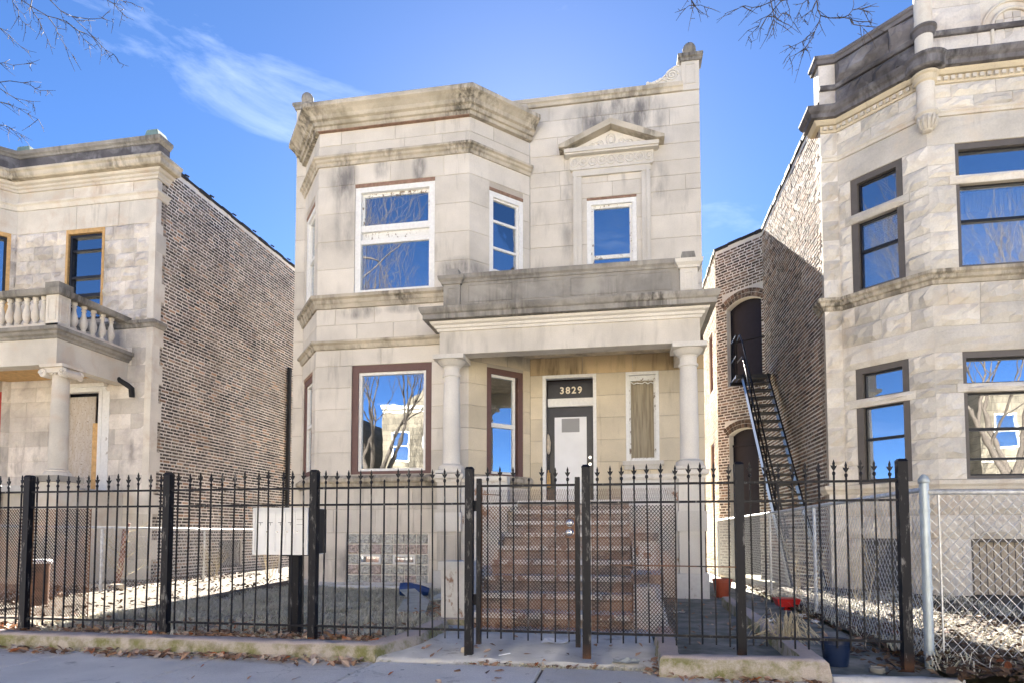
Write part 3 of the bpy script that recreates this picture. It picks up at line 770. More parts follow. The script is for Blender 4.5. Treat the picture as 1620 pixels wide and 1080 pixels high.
# left cant
for (z0, z1, cas) in ((2.20, 4.25, 'maroon'), (5.64, 7.69, 'white')):
    w = MB(); CL.frame(w, .15, 1.0, z0, z1 - .06, .10, -.18, -.02); win = w.build('window', MT[cas], house)
    box_part(CL, 'steel_lintel', 'rust_head', win, .145, 1.005, -.2, -.004, z1 - .06, z1)
    w = MB(); CL.frame(w, .25, .90, z0 + .08, z1 - .16, .045, -.13, -.06); CL.box(w, .29, .86, -.12, -.06, (z0 + z1) / 2 - .03, (z0 + z1) / 2 + .03); w.build('sash', MT['white'], win)
    glasspane(CL, .27, .88, z0 + .1, z1 - .18, -.10, win); backing(CL, .15, 1.0, z0, z1, win)
# window above the porch with pediment
w = MB(); WF.frame(w, 1.13, 2.09, 5.80, 7.60, .08, -.16, -.015, .09, .06); win = w.build('window', MT['white'], house)
box_part(WF, 'steel_lintel', 'rust_head', win, 1.125, 2.095, -.2, -.005, 7.60, 7.648)
w = MB(); WF.frame(w, 1.21, 2.01, 5.86, 7.51, .055, -.14, -.07, .06, .04); WF.box(w, 1.265, 1.955, -.13, -.08, 6.44, 6.51); w.build('sash', MT['white_peel'], win)
glasspane(WF, 1.25, 1.97, 5.88, 7.47, -.10, win); backing(WF, 1.13, 2.09, 5.8, 7.65, win)
w = MB()
for (a0, a1) in ((.86, 1.03), (2.19, 2.36)):
    WF.box(w, a0, a1, -.01, .035, 5.4, 8.08); WF.box(w, a0 + (.02 if a0 < 1 else .09), a1 - (.09 if a0 < 1 else .02), .03, .06, 5.4, 8.08)
WF.box(w, .86, 2.36, -.01, .05, 8.08, 8.20); WF.box(w, .82, 2.40, .0, .075, 8.20, 8.235)
sur = w.build('window_surround', MT['stone_trim'], house)
fr_ = box_part(WF, 'frieze', 'stone_trim', house, .80, 2.42, -.01, .06, 8.235, 8.47)
mb = MB()
for k in range(9):
    cx = .80 + .09 + 1.44 * k / 8; ring = [WF.pt(cx + .078 * math.cos(t), .065, 8.352 + .085 * math.sin(t)) for t in [2 * math.pi * j / 16 for j in range(17)]]
    mb.tube(ring, .013, 5, caps=False)
    for t in range(5):
        a = 2 * math.pi * t / 5 + k; mb.tube([WF.pt(cx, .07, 8.352), WF.pt(cx + .045 * math.cos(a), .068, 8.352 + .045 * math.sin(a))], [.014, .006], 4)
mb.build('carved_rings', MT['stone_trim'], fr_, smooth=True)
mb = MB(); WF.box(mb, .72, 2.50, -.01, .17, 8.47, 8.50); WF.box(mb, .70, 2.52, -.01, .20, 8.50, 8.575)
ped = mb.build('pediment', MT['stone_trim'], house)
def rake(mb, face, pts, d0, d1):
    n = len(pts); mb.add([face.pt(a, d1, z) for a, z in pts] + [face.pt(a, d0, z) for a, z in pts], [tuple(range(n)), tuple(range(2 * n - 1, n - 1, -1))] + [(i, (i + 1) % n, n + (i + 1) % n, n + i) for i in range(n)])
mb = MB(); rake(mb, WF, [(.75, 8.574), (2.47, 8.574), (1.61, 8.93)], -.01, .08); mb.build('tympanum', MT['stone_trim'], ped)
mb = MB()
rake(mb, WF, [(.60, 8.575), (.60, 8.63), (1.61, 9.06), (1.61, 8.94), (.74, 8.575)], -.01, .27); rake(mb, WF, [(2.62, 8.575), (2.62, 8.63), (1.612, 9.06), (1.612, 8.94), (2.48, 8.575)], -.01, .27)
mb.build('raking_cornice', MT['stone_cornice'], ped)
mb = MB()
def fcurve(pts): return [WF.pt(a, .085, z) for a, z in pts]
mb.tube(fcurve([(1.61 + .085 * math.cos(t), 8.74 + .115 * math.sin(t)) for t in [2 * math.pi * j / 18 for j in range(19)]]), .014, 5, caps=False)
mb.tube(fcurve([(1.61 + .05 * math.cos(t), 8.74 + .07 * math.sin(t)) for t in [2 * math.pi * j / 14 for j in range(15)]]), .012, 5, caps=False)
for sg in (-1, 1):
    for (cx, cz, r) in ((.20, 8.68, .07), (.36, 8.655, .055), (.50, 8.63, .04), (.62, 8.61, .025)):
        mb.tube(fcurve([(1.61 + sg * (cx + r * (1 - k / 22 * .8) * math.cos(k / 22 * 9)), cz + r * (1 - k / 22 * .8) * math.sin(k / 22 * 9)) for k in range(23)]), .011, 5)
    mb.tube(fcurve([(1.61 + sg * x, z) for x, z in ((.10, 8.62), (.2, 8.6), (.3, 8.72), (.42, 8.6), (.55, 8.66), (.68, 8.595))]), .01, 5)
mb.build('carved_scrolls', MT['stone_trim'], ped, smooth=True)

# ---- entrance door 3829
w = MB(); WF.frame(w, .24, 1.29, 1.60, 4.165, .065, -.16, -.005, .06, .0)
dr = w.build('door_frame', MT['white'], house)
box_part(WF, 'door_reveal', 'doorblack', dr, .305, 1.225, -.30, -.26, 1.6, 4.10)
tr2 = box_part(WF, 'transom', 'doordark', dr, .335, 1.195, -.22, -.17, 3.74, 4.02)
box_part(WF, 'transom_bar', 'white', dr, .335, 1.225, -.20, -.10, 3.56, 3.72)
mb = MB(); WF.box(mb, .305, 1.225, -.24, -.19, 1.60, 3.55); door = mb.build('door', MT['doordark'], house)
box_part(WF, 'door_panel', 'doorpanel', door, .46, 1.09, -.19, -.178, 1.72, 3.36)
box_part(WF, 'notice', 'greynotice', door, .60, .95, -.178, -.176, 3.06, 3.33)
for z in (2.55, 2.42):
    mb = MB(); 
    p0 = WF.pt(1.155, -.19, z); p1 = WF.pt(1.155, -.155, z); mb.tube([p0, p1], [.034, .03], 12); mb.tube([p1, WF.pt(1.155, -.13, z)], .02, 10); mb.build('lock', MT['chrome'], door)
mb = MB(); WF.box(mb, .31, .335, -.20, -.16, 1.6, 3.55); mb.build('door_stop', MT['doordark'], door)
# numerals as extruded text
def text(s, size, mat, parent, face, a, d, z, name, spacing=1.0, extr=.006):
    cu = bpy.data.curves.new(name, 'FONT'); cu.body = s; cu.size = size; cu.extrude = extr; cu.space_character = spacing; cu.align_x = 'CENTER'; cu.align_y = 'CENTER'; cu.offset = 0.004
    tmp = bpy.data.objects.new('tmp', cu); col.objects.link(tmp)
    me = bpy.data.meshes.new_from_object(tmp.evaluated_get(bpy.context.evaluated_depsgraph_get()))
    bpy.data.objects.remove(tmp); me.materials.clear(); me.materials.append(mat)
    u, n = face.u, face.n
    M4 = Matrix(((u.x, 0, n.x, 0), (u.y, 0, n.y, 0), (0, 1, 0, 0), (0, 0, 0, 1)))
    me.transform(M4)
    return link(name, me, parent, Vector(face.pt(a, d, z)) - wloc(parent))
for k, ch in enumerate('3829'):
    text(ch, .185, MT['numeral'], tr2, WF, .61 + .117 * k, -.165, 3.885, 'numeral')
# ornaments hanging beside the door
orn = thing('hanging_ornament', 'bone and wood ornament hanging on a chain left of the front door', 'ornament', WF.pt(.34, 0, 2.1))
mb = MB(); mb.tube([WF.pt(.335, -.10, 3.02), WF.pt(.34, -.085, 2.98), WF.pt(.35, -.08, 2.85), WF.pt(.345, -.08, 2.68), WF.pt(.35, -.085, 2.62)], [.012, .03, .045, .042, .015], 8); mb.build('upper_shell', MT['palewood'], orn, smooth=True)
mb = MB()
for k in range(7): mb.tube([WF.pt(.345 + .008 * (k % 2), -.085, 2.62 - .05 * k), WF.pt(.345, -.085, 2.585 - .05 * k)], [.014, .008], 6)
mb.build('chain', MT['doordark'], orn)
mb = MB(); mb.tube([WF.pt(.345, -.085, 2.31), WF.pt(.345, -.085, 2.26), WF.pt(.35, -.085, 2.25), WF.pt(.352, -.085, 1.97)], [.012, .014, .036, .042], 8); mb.build('wood_block', MT['bareply'], orn)

# side window right of the door
w = MB(); WF.frame(w, 1.85, 2.47, 2.44, 4.165, .06, -.14, -.005, .06, .04); win = w.build('window', MT['white'], house)
w = MB(); WF.frame(w, 1.91, 2.41, 2.48, 4.10, .035, -.12, -.06, .10, .03); w.build('sash', MT['white_peel'], win)
box_part(WF, 'blind', 'tanblind', win, 1.93, 2.39, -.11, -.10, 2.5, 4.03)
mb = MB()
for k in range(9):
    a = 1.95 + .053 * k; zz = 4.0 - .045 * abs(math.sin(k * 1.3)) - .02
    mb.tube([WF.pt(a, -.06, zz), WF.pt(a + .05, -.06, 4.0 - .045 * abs(math.sin((k + 1) * 1.3)) - .02)], .011, 5)
mb.build('scalloped_trim', MT['white_peel'], win)
mb = MB(); WF.box(mb, 1.78, 2.54, -.02, .09, 2.36, 2.44); WF.box(mb, 1.81, 2.51, -.02, .06, 2.28, 2.36); mb.build('window_sill', MT['stone_trim'], win)
backing(WF, 1.85, 2.47, 2.44, 4.165, win, mat='tanblind', d=-.2)

# ---- glass block basement window
gb = MB(); BF.frame(gb, .67, 2.28, .09, 1.08, .02, -.12, -.02); BF.box(gb, .69, 2.26, -.12, -.05, .11, 1.06)
gbw = gb.build('glass_block_window', MT['mortar_pale'], house)
cw = (2.26 - .69) / 7; chh = (1.06 - .11) / 5
for j in range(5):
    for i in range(7):
        if j == 2 and i in (1, 2, 4, 5): continue
        a0 = .69 + cw * i + .010; a1 = .69 + cw * (i + 1) - .010; z0 = .11 + chh * j + .010; z1 = .11 + chh * (j + 1) - .010
        mb = MB(); P = BF.pt; c = .018
        mb.add([P(a0, -.05, z0), P(a1, -.05, z0), P(a1, -.05, z1), P(a0, -.05, z1), P(a0, -.028, z0), P(a1, -.028, z0), P(a1, -.028, z1), P(a0, -.028, z1),
                P(a0 + c, -.015, z0 + c), P(a1 - c, -.015, z0 + c), P(a1 - c, -.015, z1 - c), P(a0 + c, -.015, z1 - c)],
               [(0, 1, 5, 4), (1, 2, 6, 5), (2, 3, 7, 6), (3, 0, 4, 7), (4, 5, 9, 8), (5, 6, 10, 9), (6, 7, 11, 10), (7, 4, 8, 11), (8, 9, 10, 11)])
        mb.build('glass_block', MT['glassblock'], gbw)
for i in (1, 4):
    a0 = .69 + cw * i + .006; a1 = .69 + cw * (i + 2) - .006; z0 = .11 + chh * 2 + .006; z1 = .11 + chh * 3 - .006
    mb = MB(); BF.frame(mb, a0, a1, z0, z1, .035, -.05, .0); v = mb.build('hopper_vent', MT['white'], gbw)
    mb = MB(); BF.frame(mb, a0 + .035, a1 - .035, z0 + .035, z1 - .035, .016, -.05, -.012); mb.build('vent_sash', MT['white'], v) if False else None
    glasspane(BF, a0 + .03, a1 - .03, z0 + .03, z1 - .03, -.03, v)
    box_part(BF, 'screen', 'greyrubber', v, a0 + .03, a1 - .03, -.046, -.044, z0 + .03, z1 - .03)
# grey footing at the base of the bay and a white pipe lying along it
moulding('footing', baypath, [(-.02, -.05), (.09, -.05), (.09, .10), (.03, .16), (-.02, .16)], 'pad')
moulding('downspout_pipe', [(-6.3, 11.6), (-5.86, 11.08), (-3.2, 10.95)], [(.12, .08), (.20, .08), (.20, .13), (.12, .13)], 'paper')

# ============================================================ porch of the middle house
PY = 10.60
FR = Face((-3.15, PY), (1.28, PY))
mb = MB(); mb.box(-3.15, 1.28, PY, PY + .30, 4.20, 4.60); mb.box(-3.15, -2.85, PY + .3, 11.19, 4.20, 4.60); mb.box(.98, 1.28, PY + .3, 12.19, 4.20, 4.60)
mb.build('porch_beam', MT['stone'], house)
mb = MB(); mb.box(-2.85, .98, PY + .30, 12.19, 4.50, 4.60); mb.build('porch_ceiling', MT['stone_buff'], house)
ppath = [(-3.15, 11.19), (-3.15, PY), (1.28, PY), (1.28, 12.19)]
moulding('porch_bed_mould', ppath, [(-.02, 4.60), (.03, 4.60), (.04, 4.64), (.07, 4.65), (.08, 4.69), (.13, 4.71), (.15, 4.75), (-.02, 4.76)], 'stone_trim')
moulding('porch_cornice', ppath, [(-.02, 4.76), (.24, 4.76), (.24, 4.84), (.27, 4.86), (.29, 4.90), (.30, 4.93), (.30, 4.96), (-.02, 4.99)], 'stone_gray')
mb = MB(); mb.hexa([(-3.15, PY, 4.76), (1.28, PY, 4.76), (1.28, 12.18, 4.76), (-3.15, 11.18, 4.76), (-3.15, PY, 4.98), (1.28, PY, 4.98), (1.28, 12.18, 4.98), (-3.15, 11.18, 4.98)]); mb.build('porch_deck', MT['stone_gray'], house)
# balcony wall
BW = Face((-2.80, PY + .10), (.98, PY + .10))
mb = MB(); mb.box(-2.80, .98, PY + .10, PY + .32, 4.98, 5.50); bal = mb.build('balcony_wall', MT['stone_gray'], house)
mb = MB(); mb.sweep([(-2.80, PY + .10), (.98, PY + .10)], [(-.26, 5.50), (.02, 5.50), (.03, 5.54), (.06, 5.57), (.07, 5.64), (.03, 5.66), (-.26, 5.66)]); mb.build('balcony_rail', MT['stone_gray'], bal)
mb = MB(); mb.sweep([(-2.80, PY + .10), (.98, PY + .10)], [(-.02, 4.98), (.05, 4.98), (.05, 5.06), (.02, 5.09), (-.02, 5.09)]); mb.build('balcony_plinth', MT['stone_gray'], bal)
for k in range(4):
    a0 = .14 + .905 * k; mb = MB(); BW.frame(mb, a0, a0 + .79, 5.14, 5.45, .012, -.005, .008); mb.build('panel_moulding', MT['stone_gray'], bal)
for (x0, x1) in ((-3.10, -2.80), (.98, 1.26)):
    mt = 'stone_gray' if x0 < 0 else 'stone_trim'
    mb = MB(); mb.box(x0, x1, PY + .04, PY + .36, 4.98, 5.46); pd = mb.build('balcony_pedestal', MT[mt], house)
    f = Face((x0, PY + .04), (x1, PY + .04)); mb = MB(); f.frame(mb, .07, x1 - x0 - .07, 5.1, 5.40, .016, -.005, .012); f.box(mb, -.03, x1 - x0 + .03, -.36, .03, 4.985, 5.04); mb.build('panel_moulding', MT[mt], pd)
    mb = MB(); mb.sweep([(x0, PY + .36), (x0, PY + .04), (x1, PY + .04), (x1, PY + .36)], [(-.02, 5.46), (.03, 5.46), (.04, 5.50), (.08, 5.54), (.09, 5.60), (-.02, 5.61)]); mb.box(x0, x1, PY + .04, PY + .36, 5.46, 5.60)
    mb.build('pedestal_cap', MT[mt], pd)
    xm = (x0 + x1) / 2; mb = MB(); mb.hexa([(xm - .13, PY + .08, 5.605), (xm + .13, PY + .08, 5.605), (xm + .13, PY + .33, 5.605), (xm - .13, PY + .33, 5.605), (xm - .10, PY + .10, 5.77), (xm + .10, PY + .10, 5.77), (xm + .10, PY + .31, 5.77), (xm - .10, PY + .31, 5.77)])
    mb.build('pedestal_block', MT['stone_gray'], pd)
# columns
def tuscan(cx, cy, zb, zt, r, parent, mat):
    H = zt - zb
    mb = MB().lathe([(r * 1.0, .16), (r * 1.0, .17)] + [(r * (1 - .10 * (k / 8) ** 2), .17 + (H - .55) * k / 8) for k in range(9)] + [(r * .90, H - .36), (r * 1.02, H - .355), (r * 1.05, H - .335), (r * 1.02, H - .315), (r * .90, H - .31), (r * .90, H - .20), (r * .98, H - .195), (r * 1.0, H - .18)], (cx, cy, zb), 28)
    sh = mb.build('column', mat, parent); autosmooth(sh, 40)
    mb = MB().lathe([(r * 1.45, .05), (r * 1.48, .09), (r * 1.42, .13), (r * 1.2, .15), (r * 1.12, .165), (r * 1.0, .17)], (cx, cy, zb), 28); mb.box(cx - r * 1.5, cx + r * 1.5, cy - r * 1.5, cy + r * 1.5, zb, zb + .05)
    autosmooth(mb.build('column_base', mat, sh), 40)
    mb = MB().lathe([(r * 1.0, H - .18), (r * 1.25, H - .15), (r * 1.5, H - .10), (r * 1.6, H - .08)], (cx, cy, zb), 28); mb.box(cx - r * 1.78, cx + r * 1.78, cy - r * 1.78, cy + r * 1.78, zt - .08, zt - .003)
    autosmooth(mb.build('capital', mat, sh), 40)
    return sh
for cx in (-2.98, 1.105):
    tuscan(cx, PY + .20, 2.12, 4.20, .155, house, MT['stone_trim'])
    # pedestal: base, die, blocks and cap
    f = Face((cx - .22, PY - .02), (cx + .22, PY - .02))
    mb = MB(); mb.box(cx - .20, cx + .20, PY, PY + .40, 0.0, 2.0); pd = mb.build('porch_pier', MT['stone_trim'] if cx > 0 else MT['stone'], house)
    mb = MB(); mb.sweep([(cx - .20, PY + .4), (cx - .20, PY), (cx + .20, PY), (cx + .20, PY + .4)], [(-.02, 1.96), (.02, 1.96), (.03, 2.0), (.07, 2.03), (.08, 2.10), (-.02, 2.115)]); mb.box(cx - .2, cx + .2, PY, PY + .4, 2.0, 2.11); mb.build('pier_cap', MT['stone_trim'], pd)
    mb = MB(); mb.box(cx - .235, cx + .235, PY - .035, PY + .43, 1.10, 1.43); mb.build('pier_band', MT['stone_trim'], pd)
    mb = MB(); mb.box(cx - .255, cx + .255, PY - .055, PY + .45, -.05, .42); mb.build('pier_plinth', MT['whitewash'], pd)
    mb = MB(); f.frame(mb, .09, .35, 1.50, 1.92, .016, -.03, -.008); f.frame(mb, .09, .35, .50, 1.04, .016, -.03, -.008); mb.build('panel_moulding', MT['stone_trim'], pd)
# floor and low front walls
mb = MB(); mb.hexa([(-2.78, PY + .1, 1.45), (1.28, PY + .1, 1.45), (1.28, 12.18, 1.45), (-2.78, 11.22, 1.45), (-2.78, PY + .1, 1.6), (1.28, PY + .1, 1.6), (1.28, 12.18, 1.6), (-1.80, 12.18, 1.6)]); mb.build('porch_floor', MT['pad'], house)
for (x0, x1) in ((-2.77, -1.95), (0.0, .90)):
    mb = MB(); mb.box(x0, x1, PY + .08, PY + .30, -.05, 1.96); lw = mb.build('porch_wall', MT['whitewash'], house)
    mb = MB(); mb.sweep([(x0, PY + .08), (x1, PY + .08)], [(-.26, 1.96), (.03, 1.96), (.05, 2.0), (.05, 2.05), (-.26, 2.06)]); mb.build('wall_coping', MT['stone_trim'], lw)
mb = MB(); mb.box(-1.95, 0, PY + .12, PY + .3, -.05, 1.44); mb.build('porch_wall', MT['mortar'], house)
mb = MB(); mb.box(1.10, 1.28, PY + .41, 12.19, -.05, 1.44); mb.build('porch_wall', MT['stone'], house)

# ============================================================ front steps
steps = thing('front_steps', 'worn rust-stained stone steps climbing to the numbered door', 'steps', (-.8, 7.0, 0))
N = 9; rise = 1.6 / N; y0s = 6.95; going = (10.68 - y0s) / N
rr = random.Random(5)
for k in range(N):
    zt = rise * (k + 1); ya = y0s + going * k; yb = ya + going + .03
    mb = MB(); nx = 14; vs = []; fs = []
    prof = lambda t: [(ya + rr.uniform(-.006, .012), zt - rise), (ya + rr.uniform(-.008, .012), zt - .075), (ya - .03 + rr.uniform(-.008, .012), zt - .06), (ya - .03 + rr.uniform(-.006, .014), zt - .012), (ya - .015, zt + rr.uniform(-.006, .002)), (yb, zt), (yb, zt - rise)]
    for i in range(nx + 1):
        x = -1.70 + 1.80 * i / nx
        vs += [(x, q[0], q[1]) for q in prof(i)]
    for i in range(nx):
        for j in range(6): fs.append((i * 7 + j, (i + 1) * 7 + j, (i + 1) * 7 + j + 1, i * 7 + j + 1))
    fs += [tuple(range(7)), tuple(nx * 7 + j for j in range(6, -1, -1))]
    st_ = mb.add(vs, fs).build('step', MT['stair'], steps)
    MB().box(-1.695, .095, ya - .042, ya + .12, zt - .050, zt + .006).build('nosing', MT['nosing'], st_)
def cheek(x0, x1, prof, mat, name, capmat):
    o = None
    mb = MB()
    for (ya, yb, zt) in prof: mb.box(x0, x1, ya, yb, -.05, zt - .10)
    o = mb.build(name, MT[mat], steps)
    for (ya, yb, zt) in prof:
        mb = MB(); mb.box(x0 - .03, x1 + .03, ya - .03, yb - .001, zt - .10, zt); mb.build('cheek_cap', MT[capmat], o)
    return o
cheek(-2.06, -1.72, [(7.05, 7.46, .74), (7.46, 8.7, .62), (8.7, 10.5, 1.08)], 'whitewash', 'cheek_wall', 'pad')
ck = cheek(.12, .42, [(7.3, 8.3, .60), (8.3, 10.5, 1.07)], 'whitewash', 'cheek_wall', 'stair')
mb = MB(); mb.hexa([(.10, 6.98, -.05), (.50, 6.98, -.05), (.46, 7.29, -.05), (.11, 7.29, -.05), (.115, 7.16, .47), (.33, 7.16, .47), (.40, 7.29, .50), (.115, 7.29, .50)]); mb.build('cheek_toe', MT['whitewash'], ck)
mb = MB(); mb.box(-2.12, -1.70, 6.93, 7.5, -.05, .10); mb.build('pier_foot', MT['kerb'], steps)
# ============================================================ brickwork
CAMP = Vector((0, 0, 1.05))
def brick_list(face, a0, a1, z0, z1, holes, rnd, bl=.200, bh=.053, ch=.0755, j=.02):
    out = []; n = int((z1 - z0) / ch)
    for r in range(n):
        zz = z0 + r * ch + rnd.uniform(-.002, .002); head = (r % 6 == 5)
        L = .097 if head else bl
        a = a0 - (rnd.uniform(.02, .09) if r % 2 else rnd.uniform(.1, .19)) * (0.5 if head else 1)
        while a < a1:
            l = L * rnd.uniform(.94, 1.05); s = max(a, a0); e = min(a + l, a1); a += l + j
            for (s2, e2) in free(s, e, zz, zz + bh, holes):
                if e2 - s2 > .035: out.append((s2, e2, zz, zz + bh))
    return out
def brick_geo(mb, face, b, d, rnd, tone):
    s, e, z0, z1 = b; P = face.pt; c = .006
    t = [rnd.uniform(-.003, .003) for _ in range(4)]
    mb.add([P(s, -.012, z0), P(e, -.012, z0), P(e, -.012, z1), P(s, -.012, z1), P(s + c, d + t[0], z0 + c + t[1]), P(e - c, d + t[1], z0 + c), P(e - c, d + t[2], z1 - c + t[3]), P(s + c, d + t[3], z1 - c)],
           [(0, 1, 5, 4), (1, 2, 6, 5), (2, 3, 7, 6), (3, 0, 4, 7), (4, 5, 6, 7)], tone)
def bricks(face, a0, a1, z0, z1, holes, parent, mat, singles, seed, name='brick'):
    rnd = random.Random(seed); lst = brick_list(face, a0, a1, z0, z1, holes, rnd)
    def key(b):
        p = Vector(face.pt((b[0] + b[1]) / 2, 0, b[2]))
        return (p - CAMP).length + (0 if p.z > 1.5 else 3)
    lst.sort(key=key); o = wloc(parent)
    for b in lst[:singles]:
        mb = MB(); brick_geo(mb, face, b, rnd.uniform(.001, .010), rnd, 0.0)
        c = Vector(face.pt((b[0] + b[1]) / 2, 0, (b[2] + b[3]) / 2))
        link(name, mb.mesh(name, mat, c), parent, c - o)
    mb = MB()
    for b in lst[singles:]: brick_geo(mb, face, b, rnd.uniform(-.001, .010), rnd, rnd.random())
    r = mb.build('brickwork', mat, parent, tones=True); r['kind'] = 'stuff'
    return r

# ============================================================ left-hand house
lh = thing('neighbour_greystone', 'rock-faced greystone house with boarded door and balustraded porch on the far left', 'house', (-12.2, 12.2, 0))
LW = Face((-13.85, 12.2), (-10.20, 12.2)); LC = Face((-14.85, 11.2), (-13.85, 12.2)); LB = Face((-17.6, 11.2), (-14.85, 11.2)); LS = Face((-10.20, 12.2), (-10.20, 18.6))
hLW = [(1.33, 2.34, 5.90, 8.0), (1.30, 2.44, 2.02, 4.34), (2.25, 2.85, .02, .98)]
hLC = [(.55, 1.30, 5.90, 8.0), (.45, 1.25, 2.3, 4.3)]
hLS = [(2.50, 3.50, .22, .90)]
mb = MB()
wall(LW, 0, LW.L, -.1, 9.95, hLW, mb); wall(LC, 0, LC.L, -.1, 9.95, hLC, mb); wall(LB, 0, LB.L, -.1, 9.95, [], mb)
mb.build('wall_core', MT['mortar'], lh)
mb = MB(); wall(LS, .0, LS.L, -.1, 9.5, hLS, mb, d1=-.004); mb.build('side_wall', MT['mortar_tan'], lh)
mb = MB(); mb.box(-17.6, -10.5, 18.3, 18.6, -.1, 9.3); mb.build('rear_wall', MT['brick_r'], lh)  # unseen rear, set well forward so sunlight reaches the passage
mb = MB(); mb.box(-17.6, -10.5, 12.5, 18.3, 9.0, 9.2); mb.build('roof', MT['tar'], lh)
# corner quoins that tooth into the brick side wall
qz = [(z, z + .42) for z in (.5, 1.5, 2.45, 3.55, 4.40, 5.25, 6.25, 7.35)]
hq = []
for i, (z0, z1) in enumerate(qz):
    mb = MB(); LS.box(mb, .008, .30, -.28, .018, z0, z1); mb.build('quoin', MT['trim_left'], lh); hq.append((0, .31, z0, z1))
mb = MB(); LS.box(mb, .008, .13, -.2, .011, -.1, 9.0); mb.build('corner_strip', MT['trim_left'], lh)
bricks(LS, .14, LS.L, -.05, 9.45, hLS + hq, lh, MT['brick'], 300, 21)
mb = MB()
for k in range(15): LS.box(mb, .1 + .43 * k, .1 + .43 * k + .425, -.28, .03 + .012 * (k % 2), 9.46 + .01 * (k % 3), 9.53 + .012 * (k % 2))
for k in range(6): mb.tube([(-10.15, 13.0 + k * .93, 9.55), (-10.06, 13.0 + k * .93 + .05, 9.50)], .02, 5)
mb.build('side_coping', MT['tar'], lh)
mb = MB(); LS.frame(mb, 2.5, 3.5, .22, .9, .04, -.2, -.05); bw = mb.build('window', MT['taupe'], lh)
mb = MB()
for k in range(14):
    a = 2.54 + .066 * k; mb.tube([LS.pt(a, -.06, .25), LS.pt(min(3.46, a + .3), -.06, .87)], .004, 4); mb.tube([LS.pt(a, -.062, .87), LS.pt(min(3.46, a + .3), -.062, .25)], .004, 4)
mb.build('grille', MT['galv'], bw); backing(LS, 2.5, 3.5, .22, .9, bw, d=-.24)
mb = MB()
LS.box(mb, 5.62, 5.72, .03, .12, 1.0, 6.2); mb.build('downpipe', MT['tar'], lh)
rr = random.Random(31)
ashlar(LW, 0, LW.L - .15, [6.05, 6.40, 6.72, 7.04, 7.36, 7.68, 8.0], hLW, lh, MT['rock_left'], lens=(.34, .52), rock=.07, rnd=rr)
ashlar(LW, 0, LW.L - .15, [5.80, 6.05], hLW, lh, MT['rock_left'], lens=(.4, .6), rock=.07, rnd=rr)
ashlar(LW, 0, LW.L, [8.0, 8.55], [], lh, MT['trim_left'], lens=(1.0, 1.6), d=.012, rnd=rr)
ashlar(LW, 0, LW.L, [8.72, 9.0], [], lh, MT['trim_left'], lens=(1.0, 1.6), d=.012, rnd=rr)
ashlar(LW, 0, LW.L, [-.05, .5, 1.0, 1.5, 2.0], hLW, lh, MT['trim_left'], lens=(.6, 1.0), rnd=rr)
ashlar(LW, 0, LW.L - .15, [2.02, 2.36, 2.70, 3.04, 3.38, 3.72, 4.06], hLW, lh, MT['rock_left'], lens=(.45, .8), rock=.02, rnd=rr)
ashlar(LW, 0, LW.L - .15, [4.06, 4.40, 4.80, 5.2, 5.62], hLW, lh, MT['rock_left'], lens=(.5, .9), rock=.02, rnd=rr)
mb = MB(); LW.box(mb, LW.L - .147, LW.L + .013, -.2, .03, 5.81, 7.99); LW.box(mb, LW.L - .147, LW.L + .013, -.2, .03, 2.03, 5.615); mb.build('corner_margin', MT['trim_left'], lh)
ashlar(LC, 0, LC.L, [2.0, 2.36, 2.70, 3.04, 3.38, 3.72, 4.06, 4.6, 5.1, 5.62], hLC, lh, MT['rock_left'], lens=(.4, .7), rock=.03, rnd=rr)
ashlar(LC, 0, LC.L, [5.80, 6.05, 6.40, 6.72, 7.04, 7.36, 7.68, 8.0], hLC, lh, MT['rock_left'], lens=(.34, .52), rock=.07, rnd=rr)
ashlar(LC, 0, LC.L, [8.0, 8.55], [], lh, MT['trim_left'], lens=(1.0, 1.6), d=.012, rnd=rr)
ashlar(LC, 0, LC.L, [8.72, 9.0], [], lh, MT['trim_left'], lens=(1.0, 1.6), d=.012, rnd=rr)
lpath = [(-17.6, 11.2), (-14.85, 11.2), (-13.85, 12.2), (-10.20, 12.2), (-10.20, 12.52)]
moulding('belt_course', lpath, [(-.02, 5.62), (.04, 5.62), (.06, 5.68), (.10, 5.71), (.10, 5.77), (-.02, 5.80)], 'stone_gray', lh)
moulding('string_course', lpath, [(-.02, 8.55), (.03, 8.55), (.05, 8.60), (.06, 8.64), (.10, 8.67), (.10, 8.71), (-.02, 8.72)], 'trim_left', lh)
moulding('bed_mould', lpath, [(-.02, 8.98), (.05, 8.98), (.06, 9.03), (.10, 9.05), (.11, 9.09), (.17, 9.11), (.19, 9.16), (-.02, 9.17)], 'trim_left', lh)
moulding('cornice', lpath, [(-.02, 9.165), (.30, 9.165), (.33, 9.20), (.34, 9.28), (.38, 9.31), (.38, 9.36), (-.02, 9.40)], 'stone_cornice', lh)
moulding('parapet', lpath, [(-.25, 9.38), (.03, 9.38), (.03, 9.80), (-.25, 9.80)], 'rock_dark', lh)
moulding('parapet_coping', lpath, [(-.28, 9.80), (.05, 9.80), (.07, 9.84), (.11, 9.87), (.12, 9.95), (-.28, 9.97)], 'stone_gray', lh)
for (x0, x1, y) in ((-10.5, -10.15, 12.12), (-13.95, -13.55, 12.15)):
    mb = MB(); mb.hexa([(x0, y, 9.97), (x1, y, 9.97), (x1, y + .35, 9.97), (x0, y + .35, 9.97), (x0 + .03, y + .03, 10.12), (x1 - .06, y + .03, 10.12), (x1 - .06, y + .3, 10.12), (x0 + .03, y + .3, 10.12)]); mb.build('parapet_block', MT['copper'], lh)
